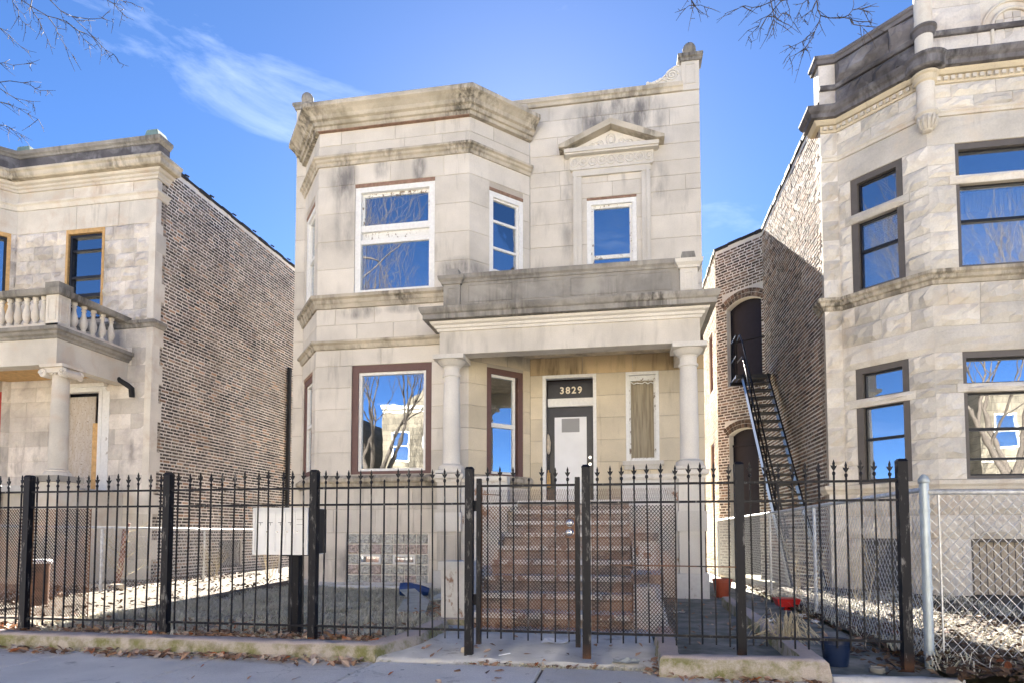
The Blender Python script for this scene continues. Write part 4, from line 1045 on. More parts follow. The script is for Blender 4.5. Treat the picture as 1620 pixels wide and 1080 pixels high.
# upper window in a bare wood surround
mb = MB(); LW.frame(mb, 1.33, 2.34, 5.9, 8.0, .06, -.16, .01, .10, .0); win = mb.build('window', MT['bareply'], lh)
mb = MB(); LW.frame(mb, 1.41, 2.33, 5.9, 7.88, .055, -.14, -.03); LW.box(mb, 1.46, 2.28, -.12, -.04, 6.86, 6.92); LW.box(mb, 1.46, 2.28, -.12, -.05, 7.50, 7.54); LW.box(mb, 1.46, 2.28, -.10, -.02, 6.42, 6.50); mb.build('sash', MT['blackframe'], win)
glasspane(LW, 1.45, 2.29, 5.92, 7.84, -.10, win); backing(LW, 1.33, 2.34, 5.9, 8.0, win, d=-.34)
mb = MB(); LC.frame(mb, .55, 1.30, 5.9, 8.0, .07, -.16, .01, .09, .0); win = mb.build('window', MT['bareply'], lh)
mb = MB(); LC.frame(mb, .62, 1.23, 5.9, 7.90, .06, -.14, -.03); mb.build('sash', MT['blackframe'], win); glasspane(LC, .66, 1.2, 5.95, 7.86, -.1, win); backing(LC, .55, 1.3, 5.9, 8.0, win, d=-.34)
mb = MB(); LC.frame(mb, .45, 1.25, 2.3, 4.3, .08, -.16, .0); win = mb.build('window', plain('red_window_paint', (0.42, 0.03, 0.03), .5), lh); glasspane(LC, .5, 1.2, 2.35, 4.25, -.1, win); backing(LC, .45, 1.25, 2.3, 4.3, win, d=-.34)
# boarded-up doorway
mb = MB(); LW.frame(mb, 1.30, 2.44, 2.02, 4.34, .09, -.12, .03, .10, 0.0); LW.box(mb, 1.22, 2.54, -.01, .09, 4.34, 4.42); LW.box(mb, 2.44, 2.62, -.01, .02, 2.02, 4.34)
dfr = mb.build('door_frame', MT['white'], lh)
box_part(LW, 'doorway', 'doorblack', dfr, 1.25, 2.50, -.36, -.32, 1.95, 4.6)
mb = MB(); LW.box(mb, 1.36, 2.12, -.16, -.14, 2.02, 4.17); mb.build('plywood_board', MT['plywood'], dfr)
mb = MB(); LW.box(mb, 2.10, 2.31, -.135, -.10, 2.02, 3.55); mb.build('pine_plank', MT['bareply'], dfr)
mb = MB(); LW.frame(mb, 2.25, 2.85, .02, .98, .05, -.15, -.02); win = mb.build('window', MT['taupe'], lh); box_part(LW, 'board', 'palewood', win, 2.3, 2.8, -.12, -.10, .07, .93); backing(LW, 2.25, 2.85, .02, .98, win, d=-.33)
# porch
mb = MB(); mb.box(-14.2, -10.80, 10.40, 10.68, 4.35, 4.85); mb.box(-11.08, -10.80, 10.68, 12.19, 4.35, 4.85); mb.build('porch_beam', MT['trim_left'], lh)
lp = [(-14.2, 10.40), (-10.80, 10.40), (-10.80, 12.19)]
moulding('porch_cornice', lp, [(-.2, 4.85), (.03, 4.85), (.04, 4.89), (.09, 4.92), (.10, 4.97), (.15, 4.99), (.15, 5.06), (-.2, 5.08)], 'stone_gray', lh)
mb = MB(); mb.box(-14.2, -10.86, 10.5, 12.18, 4.98, 5.07); mb.build('porch_deck', MT['stone_gray'], lh)
mb = MB()
for k in range(8): mb.box(-14.2, -11.08, 10.70 + k * .185, 10.70 + k * .185 + .178, 4.55, 4.575)
mb.build('ceiling_boards', MT['bareply'], lh)
# balustrade
lb = MB().sweep(lp, [(-.20, 5.72), (.03, 5.72), (.05, 5.76), (.06, 5.84), (-.20, 5.86)]).build('balustrade_rail', MT['stone_gray'], lh)
MB().sweep(lp, [(-.17, 5.075), (-.01, 5.075), (-.01, 5.16), (-.17, 5.16)]).build('balustrade_plinth', MT['trim_left'], lb)
mb = MB(); mb.box(-11.09, -10.81, 10.41, 10.69, 5.08, 5.72); f = Face((-11.09, 10.41), (-10.81, 10.41)); f2 = Face((-10.81, 10.41), (-10.81, 10.69)); f.frame(mb, .05, .23, 5.22, 5.66, .014, -.005, .01); f2.frame(mb, .05, .23, 5.22, 5.66, .014, -.005, .01); mb.build('corner_post', MT['trim_left'], lb)
mb = MB(); mb.box(-11.10, -10.78, 10.38, 10.72, 5.86, 5.97); mb.build('post_cap', MT['stone_gray'], lb)
bal_me = None
bp = [(.055, 0), (.055, .05), (.035, .06), (.045, .08), (.072, .14), (.078, .20), (.065, .28), (.04, .38), (.034, .44), (.05, .455), (.05, .475), (.036, .485), (.04, .50), (.058, .515), (.058, .56)]
spots = [(-11.22 - .20 * k, 10.50) for k in range(13)] + [(-10.90, 10.86 + .235 * k) for k in range(5)]
for (x, y) in spots:
    if bal_me is None:
        bal_me = MB().lathe(bp, (0, 0, 0), 12).mesh('baluster', MT['trim_left'], smooth=True)
    link('baluster', bal_me, lb, Vector((x, y, 5.16)) - wloc(lb))
# ionic column and its pedestal
cx, cy = -10.90, 10.62
sh = MB().lathe([(.165, .0)] + [(.165 - .025 * (k / 8) ** 1.6, .02 + 1.90 * k / 8) for k in range(9)], (cx, cy, 2.30), 24).build('column', MT['trim_left'], lh); autosmooth(sh)
autosmooth(MB().lathe([(.24, 0), (.24, .05), (.22, .08), (.19, .09), (.20, .12), (.17, .14)], (cx, cy, 2.18), 24).build('column_base', MT['trim_left'], sh))
mb = MB(); mb.box(cx - .26, cx + .26, cy - .24, cy + .24, 4.30, 4.36); mb.box(cx - .20, cx + .20, cy - .19, cy + .19, 4.20, 4.30)
for sx in (-1, 1):
    for yy in (cy - .20, cy + .20): mb.tube(spiral(cx + sx * .22, yy, 4.19, .085, 2.2, 26, sgn=sx), .022, 6)
    mb.tube([(cx + sx * .22, cy - .19, 4.19), (cx + sx * .22, cy + .19, 4.19)], .078, 12)
for k in range(14):
    a = 2 * math.pi * k / 14; mb.lathe([(.005, 0), (.022, .012), (.026, .035), (.018, .055), (.004, .06)], (cx + .165 * math.cos(a), cy + .165 * math.sin(a), 4.16), 6)
for sx in (-1, 1):
    mb.tube(spiral(cx + .245, cy + sx * .17, 4.19, .08, 2.2, 26, sgn=0.001), .02, 6); mb.tube([(cx + .25, cy + sx * (.17 + .08 * math.cos(t)), 4.19 + .08 * math.sin(t)) for t in [k * .5 for k in range(13)]], .02, 6)
mb.build('ionic_capital', MT['trim_left'], sh, smooth=False)
mb = MB(); mb.box(cx - .26, cx + .26, cy - .24, cy + .26, -.05, 2.12); pp = mb.build('porch_pier', MT['trim_left'], lh); mb = MB(); mb.box(cx - .31, cx + .31, cy - .29, cy + .31, 2.06, 2.18); mb.build('pier_cap', MT['stone_gray'], pp)
mb = MB(); mb.box(-14.2, -11.12, 10.5, 12.18, 1.88, 2.01); mb.build('porch_floor', MT['pad'], lh)
mb = MB(); mb.box(-12.2, -11.12, 10.62, 10.8, -.05, 1.88); mb.build('porch_wall', MT['trim_left'], lh)
mb = MB(); mb.box(-11.10, -10.82, 10.9, 12.18, -.05, 1.95); mb.build('porch_wall', MT['trim_left'], lh)
# stairs of the left house
for k in range(10): 
    mb = MB(); mb.box(-13.9, -12.35, 7.2 + .33 * k, 7.2 + .33 * (k + 1) + .02, -.05, .2 * (k + 1) - .12 + .1); mb.build('step', MT['stair'], lh)
mb = MB(); mb.hexa([(-12.34, 7.1, -.05), (-12.1, 7.1, -.05), (-12.1, 10.48, -.05), (-12.34, 10.48, -.05), (-12.34, 7.1, .45), (-12.1, 7.1, .45), (-12.1, 10.48, 2.25), (-12.34, 10.48, 2.25)]); mb.build('cheek_wall', MT['whitewash'], lh)
# black downspout elbow
mb = MB(); mb.tube([(-10.92, 12.0, 4.52), (-10.80, 11.95, 4.42), (-10.62, 12.0, 4.30), (-10.57, 12.05, 4.24), (-10.56, 12.06, 4.05)], [.05, .055, .06, .06, .055], 8); mb.build('downspout', MT['tar'], lh, smooth=True)

# ============================================================ right-hand house
rh = thing('corner_bay_greystone', 'rock-faced greystone house with taupe windows and dark parapet on the right', 'house', (6.2, 12.0, 0))
RS = Face((3.62, 12.0), (3.90, 12.0)); RC = Face((3.90, 12.0), (4.93, 10.97)); RF = Face((4.93, 10.97), (7.70, 10.97)); RC2 = Face((7.70, 10.97), (8.73, 12.0))
RW = Face((3.62, 16.88), (3.62, 12.0)); RN = Face((2.60, 17.90), (3.62, 16.88)); RL = Face((2.60, 22.0), (2.60, 17.90))
hRC = [(.21, 1.075, 5.28, 6.53), (.21, 1.075, 6.69, 7.34), (.21, 1.075, 1.92, 3.25), (.21, 1.075, 3.40, 3.94), (.22, 1.0, .10, .98)]
hRF = [(.40, 2.37, 5.28, 6.66), (.40, 2.37, 6.80, 7.34), (.40, 2.37, 1.92, 3.29), (.40, 2.37, 3.43, 3.94), (.42, 1.9, .05, .98)]
hRN = [(.33, 1.38, 5.02, 7.30), (.34, 1.22, -.1, 3.85)]
mb = MB()
for fc, h in ((RS, []), (RC, hRC), (RF, hRF), (RC2, [])): wall(fc, 0, fc.L, -.1, 9.65, h, mb)
mb.build('wall_core', MT['mortar'], rh)
mb = MB(); wall(RW, 0, RW.L, -.1, 8.9, [], mb, d1=-.004); wall(RN, 0, RN.L, -.1, 8.9, hRN, mb, d1=-.004); mb.build('side_wall', MT['mortar_pale'], rh)
mb = MB(); wall(RL, 0, RL.L, -.1, 8.9, [(2.6, 3.3, 5.2, 6.9), (2.6, 3.3, 2.0, 3.7)], mb, d1=-.004); mb.build('rear_side_wall', MT['brick_pale'], rh)
mb = MB(); mb.box(3.92, 8.44, 12.35, 21.9, 8.6, 8.75); mb.box(2.9, 3.9, 18.2, 21.9, 8.6, 8.75); mb.build('roof', MT['tar'], rh)
mb = MB(); mb.box(8.45, 8.73, 12.05, 22, -.1, 9.0); mb.build('far_side_wall', MT['brick_r'], rh)
bricks(RW, 0, RW.L - .10, -.05, 8.85, [], rh, MT['brick_r'], 210, 41)
arch_holes = [(.20, 1.44, 7.28, 7.55), (.22, 1.34, 3.83, 4.10)]
bricks(RN, 0, RN.L, -.05, 8.85, hRN + arch_holes, rh, MT['brick_r'], 90, 42)
bricks(RL, 0, RL.L, -.05, 8.85, [(2.6, 3.3, 5.2, 6.9), (2.6, 3.3, 2.0, 3.7)], rh, MT['brick_pale'], 0, 43)
for (z0, z1) in ((5.2, 6.9), (2.0, 3.7)):
    mb = MB(); RL.frame(mb, 2.6, 3.3, z0, z1, .06, -.2, -.03); win = mb.build('window', MT['maroon'], rh); glasspane(RL, 2.65, 3.25, z0 + .05, z1 - .05, -.1, win); backing(RL, 2.6, 3.3, z0, z1, win, d=-.33)
# arched brick heads over the two doors
for (a0, a1, zs, rise_) in ((.33, 1.38, 7.12, .17), (.34, 1.22, 3.70, .14)):
    w_ = a1 - a0; rad = (w_ * w_ / 4 + rise_ * rise_) / (2 * rise_); cz = zs + rise_ - rad; ca = (a0 + a1) / 2; th = math.asin(w_ / 2 / rad)
    pts = [(ca + rad * math.sin(t), cz + rad * math.cos(t)) for t in [-th + 2 * th * k / 10 for k in range(11)]]
    mb = MB(); rake(mb, RN, pts + [(a1, zs + rise_ + .02), (a0, zs + rise_ + .02)], -.25, -.004); mb.build('arch_infill', MT['mortar_pale'], rh)
    for ring in range(2):
        r0 = rad + .02 + ring * .115; n = 13
        for k in range(n):
            t0 = -th * 1.08 + 2.16 * th * (k + .08) / n; t1 = -th * 1.08 + 2.16 * th * (k + .92) / n
            mb = MB(); q = [(ca + r * math.sin(t), cz + r * math.cos(t)) for r, t in ((r0, t0), (r0, t1), (r0 + .10, t1), (r0 + .10, t0))]
            rake(mb, RN, q, -.02, .010 + .004 * (k % 3)); mb.build('arch_brick', MT['brick_r'], rh)
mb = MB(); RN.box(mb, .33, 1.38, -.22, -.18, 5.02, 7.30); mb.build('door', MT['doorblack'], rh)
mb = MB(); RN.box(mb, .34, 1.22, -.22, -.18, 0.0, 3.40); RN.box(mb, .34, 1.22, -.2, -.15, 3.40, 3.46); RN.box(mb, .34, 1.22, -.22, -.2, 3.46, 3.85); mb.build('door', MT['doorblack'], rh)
mb = MB()
for fc in (RW, RN, RL):
    k = 0.0
    while k < fc.L - .05:
        e = min(k + .42, fc.L); fc.box(mb, k, e - .006, -.28, .03 + .012 * (int(k * 7) % 2), 8.86 + .012 * (int(k * 5) % 3), 8.94 + .014 * (int(k * 3) % 2)); k += .42
mb.build('side_coping', MT['tar'], rh)
# front stonework
rr = random.Random(51); RK = dict(rock=.058, rnd=rr)
lowrows = [[-.05, .5, .98, 1.36, 1.76], [1.92, 2.25, 2.58, 2.92, 3.25], [3.40, 3.67, 3.94], [4.36, 4.70, 5.04], [5.28, 5.59, 5.90, 6.22, 6.53], [6.69, 7.01, 7.34]]
ashlar(RS, .0, RS.L, [-.05, .5, .98, 1.36, 1.76], [], rh, MT['rock'], **RK)
ashlar(RS, .0, RS.L, [1.92 + .347 * k for k in range(10)], [], rh, MT['rock'], **RK)
ashlar(RS, .0, RS.L, [5.24 + .366 * k for k in range(8)], [], rh, MT['rock'], **RK)
ashlar(RS, .0, RS.L, [7.90, 8.35], [], rh, MT['rock'], **RK)
for fc, h, bars in ((RC, hRC, (3.25, 3.40, 6.53, 6.69)), (RF, hRF, (3.29, 3.43, 6.66, 6.80)), (RC2, [], (3.25, 3.40, 6.53, 6.69))):
    for rws in lowrows: 
        rws = list(rws)
        if fc is RF:
            rws = [{3.25: 3.29, 3.40: 3.43, 6.53: 6.66, 6.69: 6.80}.get(z, z) for z in rws]
        ashlar(fc, 0, fc.L, rws, h, rh, MT['rock'] if rws[0] > 1 else MT['trim_left'], lens=(.40, .72), **RK)
    a_end = fc.L
    # stone transom bars run through the windows; flanking blocks in the same course
    for (b0, b1) in (bars[:2], bars[2:]):
        if fc is RC2: ashlar(fc, 0, fc.L, [b0, b1], [], rh, MT['rock'], lens=(.5, .9), **RK); continue
        ha, hb = h[0][0], h[0][1]
        ashlar(fc, 0, ha - .10, [b0, b1], [], rh, MT['rock'], lens=(.5, .9), **RK)
        ashlar(fc, hb + .10, fc.L, [b0, b1], [], rh, MT['rock'], lens=(.5, .9), **RK)
        ashlar(fc, ha - .095, hb + .095, [b0, b1], [], rh, MT['rock'], lens=(9, 9), d=.01, name='stone_transom', **RK)
    ashlar(fc, 0, fc.L, [3.94, 4.36], [], rh, MT['rock'], lens=(3, 4), **RK)
    ashlar(fc, 0, fc.L, [7.34, 7.80], [], rh, MT['rock'], lens=(3, 4), rock=.012, rnd=rr)
    ashlar(fc, 0, fc.L, [7.90, 8.12, 8.34], [], rh, MT['rock'], lens=(.5, .8), **RK)
    ashlar(fc, 0, fc.L, [8.74, 9.14], [], rh, MT['rock_dark'] if fc is RC else MT['rock_left'], lens=(.5, .8), rock=.12 if fc is RC else .03, rnd=rr)
    ashlar(fc, 0, fc.L, [9.22, 9.64] if fc is not RF else [9.22, 9.64, 10.1], [(.85, 1.75, 9.0, 10.2)] if fc is RF else [], rh, MT['rock_dark'] if fc is RC else MT['rock_left'], lens=(.6, .95), rock=.14 if fc is RC else .03, rnd=rr)
ashlar(RS, 0, RS.L, [8.74, 9.14, 9.64], [], rh, MT['rock_left'], rock=.03, rnd=rr)
rpath = [(3.62, 12.32), (3.62, 12.0), (3.90, 12.0), (4.93, 10.97), (7.70, 10.97), (8.73, 12.0)]
moulding('water_table', rpath, [(-.02, 1.76), (.03, 1.76), (.05, 1.80), (.09, 1.84), (.10, 1.90), (-.02, 1.92)], 'trim_left', rh)
moulding('sill_course', rpath, [(-.02, 5.04), (.03, 5.04), (.04, 5.10), (.08, 5.12), (.09, 5.17), (.13, 5.20), (.13, 5.25), (-.02, 5.28)], 'stone_cornice', rh)
moulding('string_course', rpath[1:], [(-.02, 7.80), (.03, 7.80), (.04, 7.84), (.06, 7.86), (.06, 7.89), (-.02, 7.90)], 'trim_left', rh)
moulding('dentil_band', rpath[1:], [(-.02, 8.34), (.03, 8.34), (.03, 8.46), (-.02, 8.46)], 'stone_buff', rh)
for fc, ex in ((RS, 0), (RC, 0), (RF, 0)):
    k = .04
    while k < fc.L - .05:
        mb = MB(); fc.box(mb, k, k + .055, .025, .075, 8.375, 8.435); mb.build('dentil', MT['trim_left'], rh); k += .105
moulding('cornice_bed', rpath, [(-.02, 8.46), (.08, 8.46), (.12, 8.50), (.13, 8.53), (-.02, 8.54)], 'stone_buff', rh)
moulding('cornice', rpath, [(-.02, 8.535), (.20, 8.535), (.21, 8.60), (.25, 8.63), (.28, 8.68), (.28, 8.72), (-.02, 8.745)], 'rock_dark', rh)
moulding('parapet_moulding', rpath[1:], [(-.02, 9.14), (.05, 9.14), (.07, 9.17), (.07, 9.21), (-.02, 9.22)], 'rock_dark', rh)
moulding('parapet_coping', rpath[:4], [(-.26, 9.64), (.05, 9.64), (.06, 9.70), (.09, 9.72), (.09, 9.77), (-.26, 9.79)], 'rock_dark', rh)
# corner colonnette on a carved corbel
ccx, ccy = 4.93 - .01, 10.97 - .03
mb = MB().lathe([(.13, 0), (.13, .53), (.13, 2.75)], (ccx, ccy, 7.86), 20); cn = mb.build('colonnette', MT['trim_left'], rh); autosmooth(cn)
mb = MB().lathe([(.02, 0), (.07, .015), (.11, .07), (.135, .16), (.14, .26), (.155, .27), (.17, .29), (.17, .32), (.14, .34)], (ccx, ccy, 7.54), 20); cb = mb.build('corbel', MT['trim_left'], cn); autosmooth(cb)
mb = MB()
for an in range(-70, 71, 28):
    a = R(an - 112.5 + 22.5)
    def cp(r, z, da=0): return (ccx + r * math.cos(a + da), ccy + r * math.sin(a + da), 7.54 + z)
    mb.tube([cp(.09, .03), cp(.125, .09), cp(.147, .17), cp(.155, .23)], [.008, .018, .022, .012], 5)
    mb.tube([cp(.14, .12), cp(.152, .17, .16), cp(.155, .2, .2)], [.012, .014, .008], 5)
mb.build('carved_leaves', MT['trim_left'], cb, smooth=True)
for (z, r, m) in ((8.34, .20, 'stone_buff'), (8.52, .33, 'rock_dark'), (9.13, .19, 'rock_dark')):
    mb = MB().lathe([(r - .07, 0), (r - .04, .02), (r - .03, .10 if m != 'rock_dark' or r < .3 else .14), (r, .12 if r < .3 else .17), (r, .15 if r < .3 else .21), (.1, .155 if r < .3 else .23)], (ccx, ccy, z), 24); autosmooth(mb.build('colonnette_ring', MT[m], cn), 30)
# arched panel in the front parapet
mb = MB(); hw = .26; ca = 1.30
pts = [(ca - hw, 8.74), (ca + hw, 8.74)] + [(ca + hw * math.cos(t), 9.18 + hw * math.sin(t)) for t in [math.pi * k / 12 for k in range(13)]]
RF.box(mb, .85, 1.75, -.25, .0, 8.74, 10.1); ap = mb.build('parapet_niche', MT['trim_left'], rh)
mb = MB()
ring = [RF.pt(ca + .30 * math.cos(t), .02, 9.18 + .30 * math.sin(t)) for t in [math.pi * k / 16 for k in range(17)]]
mb.tube([RF.pt(ca + .30, .02, 8.74)] + ring + [RF.pt(ca - .30, .02, 8.74)], .028, 6); ring = [RF.pt(ca + .43 * math.cos(t), .015, 9.18 + .43 * math.sin(t)) for t in [math.pi * k / 16 for k in range(17)]]; mb.tube(ring, .022, 6); mb.build('arch_moulding', MT['trim_left'], ap, smooth=True)
for r_ in range(6):
    for c_ in range(4):
        a = ca - .24 + c_ * .125; z = 8.76 + r_ * .112
        if math.hypot(a + .055 - ca, max(0, z + .05 - 9.18)) > .25: continue
        mb = MB(); RF.box(mb, a, a + .112, -.01, .014, z, z + .10); mb.build('niche_tile', MT['rock_left'], ap)
# windows of the right house
def twin(face, h, house_, lower, curt=None):
    a0, a1, z0, z1 = h[0]; _, _, t0, t1 = h[1]
    mb = MB(); face.frame(mb, a0, a1, z0, z1, .11 if face is RC else .06, -.22, -.02, .0, .05); win = mb.build('window', MT['taupe'], house_)
    mb = MB(); face.frame(mb, a0, a1, t0, t1, .11 if face is RC else .06, -.22, -.02, .10, .0); mb.build('transom_frame', MT['taupe'], win)
    w = .11 if face is RC else .06
    mb = MB(); face.frame(mb, a0 + w, a1 - w, z0 + .05, z1, .03, -.15, -.09); zm = z0 + (z1 - z0) * .56; face.box(mb, a0 + w, a1 - w, -.14, -.08, zm, zm + .045)
    if lower: face.box(mb, a0 + w, a1 - w, -.14, -.08, z0 + .30, z0 + .335)
    face.frame(mb, a0 + w, a1 - w, t0, t1 - .10, .03, -.15, -.09); mb.build('sash', MT['blackframe'], win)
    glasspane(face, a0 + w, a1 - w, z0 + .05, z1, -.12, win); glasspane(face, a0 + w, a1 - w, t0, t1 - .1, -.12, win)
    backing(face, a0, a1, z0, t1, win, d=-.42)
    if curt:
        mb = MB(); k = a0
        while k < a1 - .02: face.box(mb, k, k + .03, -.30 - .015 * (int(k * 31) % 2), -.28 - .015 * (int(k * 31) % 2), z1 - .35, z1 + .05); k += .032
        face.box(mb, a0, a1, -.32, -.31, z0, z1 + .05)
        mb.build('curtain', MT['curtain'], win)
twin(RC, hRC[:2], rh, False, True); twin(RF, hRF[:2], rh, False, True); twin(RC, hRC[2:4], rh, False); twin(RF, hRF[2:4], rh, True)
for fc, h in ((RC, hRC[4]), (RF, hRF[4])):
    mb = MB(); fc.frame(mb, h[0], h[1], h[2], h[3], .05, -.2, -.04); win = mb.build('window', MT['taupe'], rh)
    mb = MB(); k = h[0] + .06
    while k < h[1] - .06: mb.tube([fc.pt(k, -.09, h[2]), fc.pt(k, -.09, h[3])], .007, 5); k += .10
    mb.build('bars', MT['taupe'], win); box_part(fc, 'board', 'palewood' if fc is RF else 'room', win, h[0] + .04, h[1] - .04, -.17, -.16, h[2], h[3])
    backing(fc, *h, win, d=-.33)

# ============================================================ fire escape in the gap
fe = thing('fire_escape', 'black iron fire escape stair against the brick side wall in the right gap', 'fire escape', (3.2, 12.2, 0))
mb = MB()
for k in range(7): mb.box(2.78 + .115 * k, 2.78 + .115 * k + .09, 16.05, 16.85, 4.93, 4.955)
mb.box(2.76, 3.58, 16.03, 16.09, 4.86, 4.95); mb.box(2.76, 3.58, 16.80, 16.86, 4.86, 4.95); mb.build('landing', MT['blackframe'], fe)
yb0, zb0, yt0, zt0 = 11.95, .10, 16.05, 4.90
for x in (2.93, 3.50):
    mb = MB(); mb.bar((x, yb0, zb0), (x, yt0, zt0), .035, .17); mb.build('stringer', MT['blackframe'], fe)
nt = 22; tm = MB(); tm.box(-.265, .265, -.13, .13, -.018, .018); tme = tm.mesh('tread', MT['blackframe'])
for k in range(1, nt):
    t = k / nt; link('tread', tme, fe, Vector((3.215, yb0 + (yt0 - yb0) * t, zb0 + (zt0 - zb0) * t)) - fe.location)
for x in (2.93,):
    for hgt in (.50, .88): mb = MB(); mb.tube([(x, yb0 + .1, zb0 + hgt), (x, yt0 - .02, zt0 + hgt)] + ([(x, yt0 + .3, zt0 + hgt + .25), (x, 16.82, 5.95)] if hgt > .6 else [(x, 16.82, 5.45)]), .019, 6); mb.build('handrail', MT['blackframe'], fe, smooth=True)
    for k in range(6):
        t = (k + .5) / 6; y = yb0 + (yt0 - yb0) * t; z = zb0 + (zt0 - zb0) * t; mb = MB(); mb.tube([(x, y, z), (x, y, z + .88)], .015, 5); mb.build('baluster', MT['blackframe'], fe)
for y in (16.1, 16.45, 16.82): mb = MB(); mb.tube([(2.80, y, 4.95), (2.80, y, 5.95)], .016, 5); mb.build('baluster', MT['blackframe'], fe)
mb = MB(); mb.tube([(2.80, 16.1, 5.95), (2.80, 16.82, 5.95), (3.5, 16.3, 5.95)], .018, 6); mb.tube([(2.80, 16.1, 5.45), (2.80, 16.82, 5.45)], .015, 5); mb.build('landing_rail', MT['blackframe'], fe)
for x in (2.93, 3.5): mb = MB(); mb.bar((x, 14.0, 2.5), (3.6, 14.0, 1.9), .03); mb.build('bracket', MT['blackframe'], fe)
# ============================================================ iron fence and gate
FY = 5.30
def picket_mesh(finial=True):
    mb = MB(); w = .0058; zt = 1.505
    mb.box(-w, w, -w, w, .165, zt)
    if finial:
        mb.lathe([(.007, 0), (.013, .010), (.013, .022), (.007, .032)], (0, 0, zt - .002), 6)
        P = [(0, 1.530), (.005, 1.545), (.019, 1.568), (.022, 1.583), (.010, 1.574), (.007, 1.586), (.009, 1.598), (0, 1.628)]
        P = P + [(-x, z) for x, z in P[-2:0:-1]]
        n = len(P); mb.add([(x, -.0045, z) for x, z in P] + [(x, .0045, z) for x, z in P], [tuple(range(n)), tuple(range(2 * n - 1, n - 1, -1))] + [(i, (i + 1) % n, n + (i + 1) % n, n + i) for i in range(n)])
    else: mb.lathe([(.007, 0), (.011, .012), (.005, .028)], (0, 0, zt), 6)
    return mb.mesh('picket', MT['iron'])
PM, PM0 = picket_mesh(), picket_mesh(False)
rf = random.Random(8)
def post(x, parent, w=.068, zt=1.61, z0=-.02):
    mb = MB(); c = .008; h = w / 2
    mb.box(x - h, x + h, FY - h, FY + h, z0, zt)
    mb.hexa([(x - h - .004, FY - h - .004, zt), (x + h + .004, FY - h - .004, zt), (x + h + .004, FY + h + .004, zt), (x - h - .004, FY + h + .004, zt), (x - h + .01, FY - h + .01, zt + .022), (x + h - .01, FY - h + .01, zt + .022), (x + h - .01, FY + h - .01, zt + .022), (x - h + .01, FY + h - .01, zt + .022)])
    return mb.build('post', MT['iron'], parent)
def rails(x0, x1, parent, zs=(1.465, 1.315, .235)):
    for z in zs:
        mb = MB(); mb.box(x0, x1, FY - .0125, FY + .0125, z - .009, z + .009); mb.build('rail', MT['iron'], parent)
def pickets(x0, x1, n, parent, bald=()):
    for k in range(n):
        x = x0 + (x1 - x0) * (k + .5) / n
        o = link('picket', PM0 if k in bald else PM, parent, Vector((x + rf.uniform(-.004, .004), FY + .018 * 0, 0)) - wloc(parent))
        o.rotation_euler = (rf.gauss(0, .006), rf.gauss(0, .006), rf.uniform(-.3, .3)); o.location.z += rf.uniform(-.012, .008)
def emesh(x0, x1, z0, z1, dx, dz, parent, y=FY + .016, r=.0048):
    """expanded metal: rows of zigzag strands that meet at their peaks"""
    mb = MB(); nz = int((z1 - z0) / dz); nx = int((x1 - x0) / (dx / 2))
    for j in range(nz):
        zc = z0 + dz * (j + .5)
        pts = [(x0 + (x1 - x0) * i / nx, zc + (dz * .5 if (i + j) % 2 else -dz * .5)) for i in range(nx + 1)]
        b = len(mb.v); vs = []; fs = []
        for (x, z) in pts: vs += [(x, y - .002, z - r), (x, y + .002, z - r * .4), (x, y + .002, z + r), (x, y - .002, z + r * .4)]
        for i in range(nx):
            for k in range(4): fs.append((i * 4 + k, i * 4 + 4 + k, i * 4 + 4 + (k + 1) % 4, i * 4 + (k + 1) % 4))
        mb.add(vs, fs)
    o = mb.build('expanded_metal', MT['rust'], parent); o['kind'] = 'stuff'
    for (xa, xb, za, zb) in ((x0, x0 + .006, z0, z1), (x1 - .006, x1, z0, z1)): MB().box(xa, xb, y - .004, y + .004, za, zb).build('mesh_edge', MT['rust'], parent)
fl = thing('iron_fence', 'black iron picket fence with spear tips left of the gate', 'fence', (-3.5, FY, 0))
PX = [-7.28, -5.755, -4.215, -2.735, -1.30]
for x in PX: post(x, fl)
for a, b in zip(PX[:-1], PX[1:]):
    rails(a + .037, b - .037, fl); pickets(a + .037, b - .037, 13 if b > -5 and b < -4 else 12, fl, bald=(5,) if b == -1.30 else ())
emesh(-7.24, -5.80, .26, 1.30, .030, .017, fl); emesh(-5.71, -5.06, .26, 1.30, .030, .017, fl)
fr2 = thing('iron_fence', 'black iron picket fence with rusty mesh right of the gate', 'fence', (.9, FY, 0))
QX = [-.30, .92, 2.12]
for x in QX: post(x, fr2)
for a, b in zip(QX[:-1], QX[1:]): rails(a + .037, b - .037, fr2); pickets(a + .037, b - .037, 11, fr2)
emesh(-.255, .43, .25, 1.305, .028, .0165, fr2); emesh(-.255, .43, 1.33, 1.455, .015, .034, fr2)
mb = MB(); mb.bar((-.1, FY - .015, .80), (.9, FY - .015, .79), .010); mb.build('brace', MT['rust'], fr2)
gate = thing('iron_gate', 'black iron picket gate filled with rusty mesh, two silver locks', 'gate', (-.8, FY, 0))
for x in (-1.215, -.372):
    mb = MB(); mb.box(x - .02, x + .02, FY - .022, FY + .022, .12, 1.53); mb.build('stile', MT['iron'], gate)
rails(-1.195, -.392, gate); pickets(-1.195, -.392, 7, gate, bald=(3,))
emesh(-1.195, -.392, .25, 1.305, .028, .0165, gate); emesh(-1.195, -.392, 1.33, 1.455, .015, .034, gate)
mb = MB(); mb.box(-.475, -.392, FY - .022, FY + .022, 1.02, 1.19); lk = mb.build('lock_plate', MT['rust'], gate)
for z in (1.145, 1.065): mb = MB(); mb.lathe([(.033, 0), (.033, .008), (.028, .012), (.020, .03), (.0, .036)], (0, 0, 0), 14); me = mb.mesh('lock', MT['chrome'], smooth=False); me.transform(Matrix.Rotation(R(90), 4, 'X')); link('lock', me, lk, Vector((-.435, FY - .022, z)) - wloc(lk))
